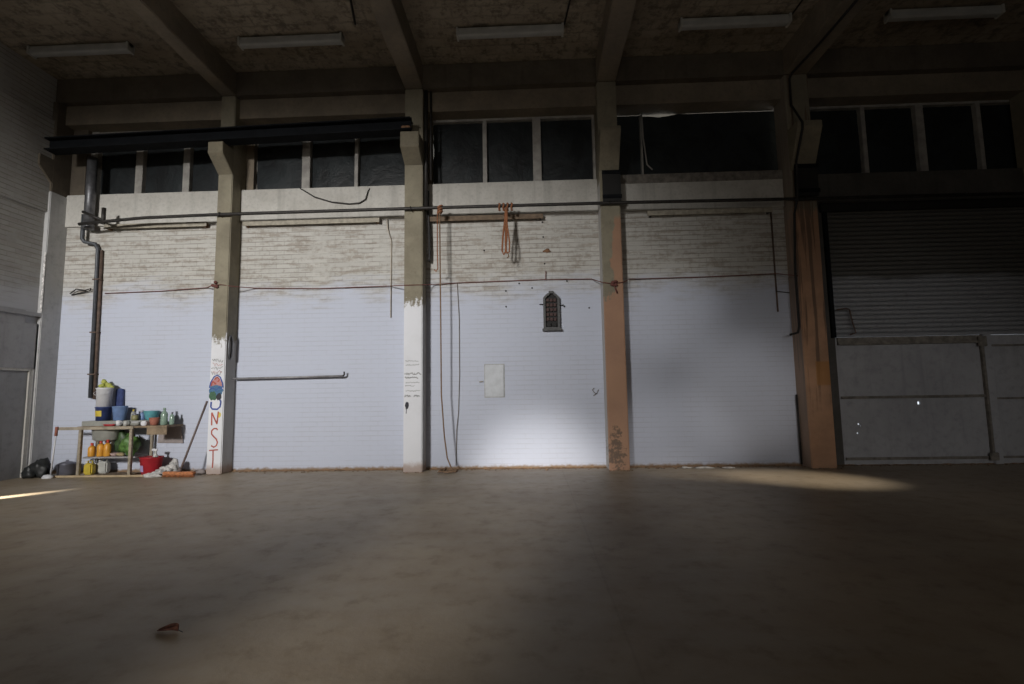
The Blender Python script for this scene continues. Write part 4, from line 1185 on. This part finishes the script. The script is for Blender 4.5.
# black bag, pot, lid, stick at the corner
m = MB().blob((-7.70, 7.86, 0.12), (0.15, 0.11, 0.16), 0.45, 41, 3, 0.002).blob((-7.80, 7.80, 0.08), (0.10, 0.09, 0.11), 0.45, 43, 3, 0.002)
tag(m.build('garbage_bag', M_dkbag), 'black bag slumped on the floor in the left corner', 'bag')
t = thing('cooking_pot', 'grey metal pot on the floor between black bag and table', 'pot', (-7.47, 8.02, 0))
MB().lathe([(0.10, 0), (0.12, 0.02), (0.125, 0.17), (0.132, 0.175), (0.117, 0.17), (0.11, 0.03), (0, 0.02)], (-7.45, 8.05, 0.001), 24).build('body', M_pot, t)
MB().lathe([(0.12, 0), (0.105, 0.02), (0.02, 0.045), (0.02, 0.065), (0, 0.065)], (-7.45, 8.05, 0.176), 24).build('lid', M_pot, t)
o = MB().lathe([(0.08, 0), (0.085, 0.012), (0.06, 0.05), (0.0, 0.06)], (-7.46, 7.74, 0.001), 18, 1, 0.7)
tag(o.build('dish', M_wht), 'small pale dish upside down on the floor at the stick end', 'dish')
t = thing('walking_stick', 'white stick with brown grip leaning on the table bar', 'stick', (-7.47, 7.80, 0))
MB().tube([(-7.475, 7.80, 0.02), (-7.43, 7.80, 0.66)], 0.011, 8).build('shaft', M_wht, t)
MB().tube([(-7.432, 7.80, 0.64), (-7.425, 7.799, 0.78)], 0.020, 8).build('grip', M_brick, t)

# ------------------------------------------------------------------ floor dirt and the lone leaf
m = MB()
rr = random.Random(77)
for i in range(520):
    x = rr.uniform(-5.1, 8.0)
    y = D-0.02-abs(rr.gauss(0, 0.07))
    if any(a-0.03 < x < b+0.03 for a, b in cols.values()): y = YF-0.02-abs(rr.gauss(0, 0.03))
    s = rr.uniform(0.004, 0.016)*(1.6 if rr.random() < 0.06 else 1)
    b = bmesh.new(); bmesh.ops.create_icosphere(b, subdivisions=1, radius=1)
    for v in b.verts:
        v.co = Vector((x+v.co.x*s*rr.uniform(0.8, 1.8), y+v.co.y*s, max(0.0005, s*0.5+v.co.z*s*0.6)))
    m.merge(b)
o = m.build('debris', simple('brown_debris', (0.27, 0.185, 0.12), 0.95, 0, 0.5, 8), fix=False)
tag(o, 'brown crumbs and dust swept along the foot of the far wall', 'debris', None, 'stuff')
m = MB()
for a, b in ((-7.9, -5.13), (-4.88, -2.01), (-1.71, 1.14), (1.46, 4.15), (4.54, 7.98)):
    n = int((b-a)/0.06)
    V = []
    for i in range(n+1):
        x = a+(b-a)*i/n
        V.append((m.bm.verts.new((x, D-0.03-0.05*rr.random(), 0.001)), m.bm.verts.new((x, D-0.012, 0.008+0.012*rr.random())), m.bm.verts.new((x, D+0.002, 0.012+0.014*rr.random()))))
    for p, q in zip(V, V[1:]):
        m.bm.faces.new((p[0], q[0], q[1], p[1])); m.bm.faces.new((p[1], q[1], q[2], p[2]))
o = m.build('baseboard_back', simple('dirt_strip', (0.30, 0.185, 0.105), 0.95, 0, 0.4, 14))
struct(o, 'ridge of brown dirt along the base of the far wall', 'baseboard')
t = thing('dry_leaf', 'curled brown dry leaf alone on the foreground floor', 'leaf', (-1.9, 2.7, 0))
m = MB()
lx, ly = -1.905, 2.70
V = []
for i in range(11):
    f = i/10
    wd = 0.035*math.sin(math.pi*min(1, f*0.93+0.04))**0.8
    row = []
    for j in range(5):
        g = j/2-1
        row.append(m.bm.verts.new((lx-0.05+0.11*f, ly+g*wd, 0.003+0.022*g*g*(0.4+f)+0.006*math.sin(f*3.1))))
    V.append(row)
for i in range(10):
    for j in range(4):
        f = m.bm.faces.new((V[i][j], V[i][j+1], V[i+1][j+1], V[i+1][j])); f.smooth = True
m.build('blade', simple('leaf_brown', (0.17, 0.07, 0.045), 0.8, 0, 0.4, 40), t)
MB().tube([(lx+0.055, ly, 0.012), (lx+0.09, ly-0.01, 0.004)], 0.002, 5).build('stalk', M_dkpipe, t)
# torn paper scraps on the floor below the shadowed bay
for i, (x, y, s, lab) in enumerate(((2.35, 8.10, 0.05, 'pale paper scrap at the wall foot in the shadowed bay, leftmost'), (2.62, 8.08, 0.09, 'larger pale paper scrap at the wall foot in the shadowed bay'), (2.95, 8.06, 0.06, 'pale paper scrap at the wall foot in the shadowed bay, rightmost'))):
    m = MB().blob((x, y, 0.012), (s*1.6, s*0.6, 0.016), 0.7, 60+i, 2, 0.001)
    tag(m.build('paper_scrap', M_rag), lab, 'paper')
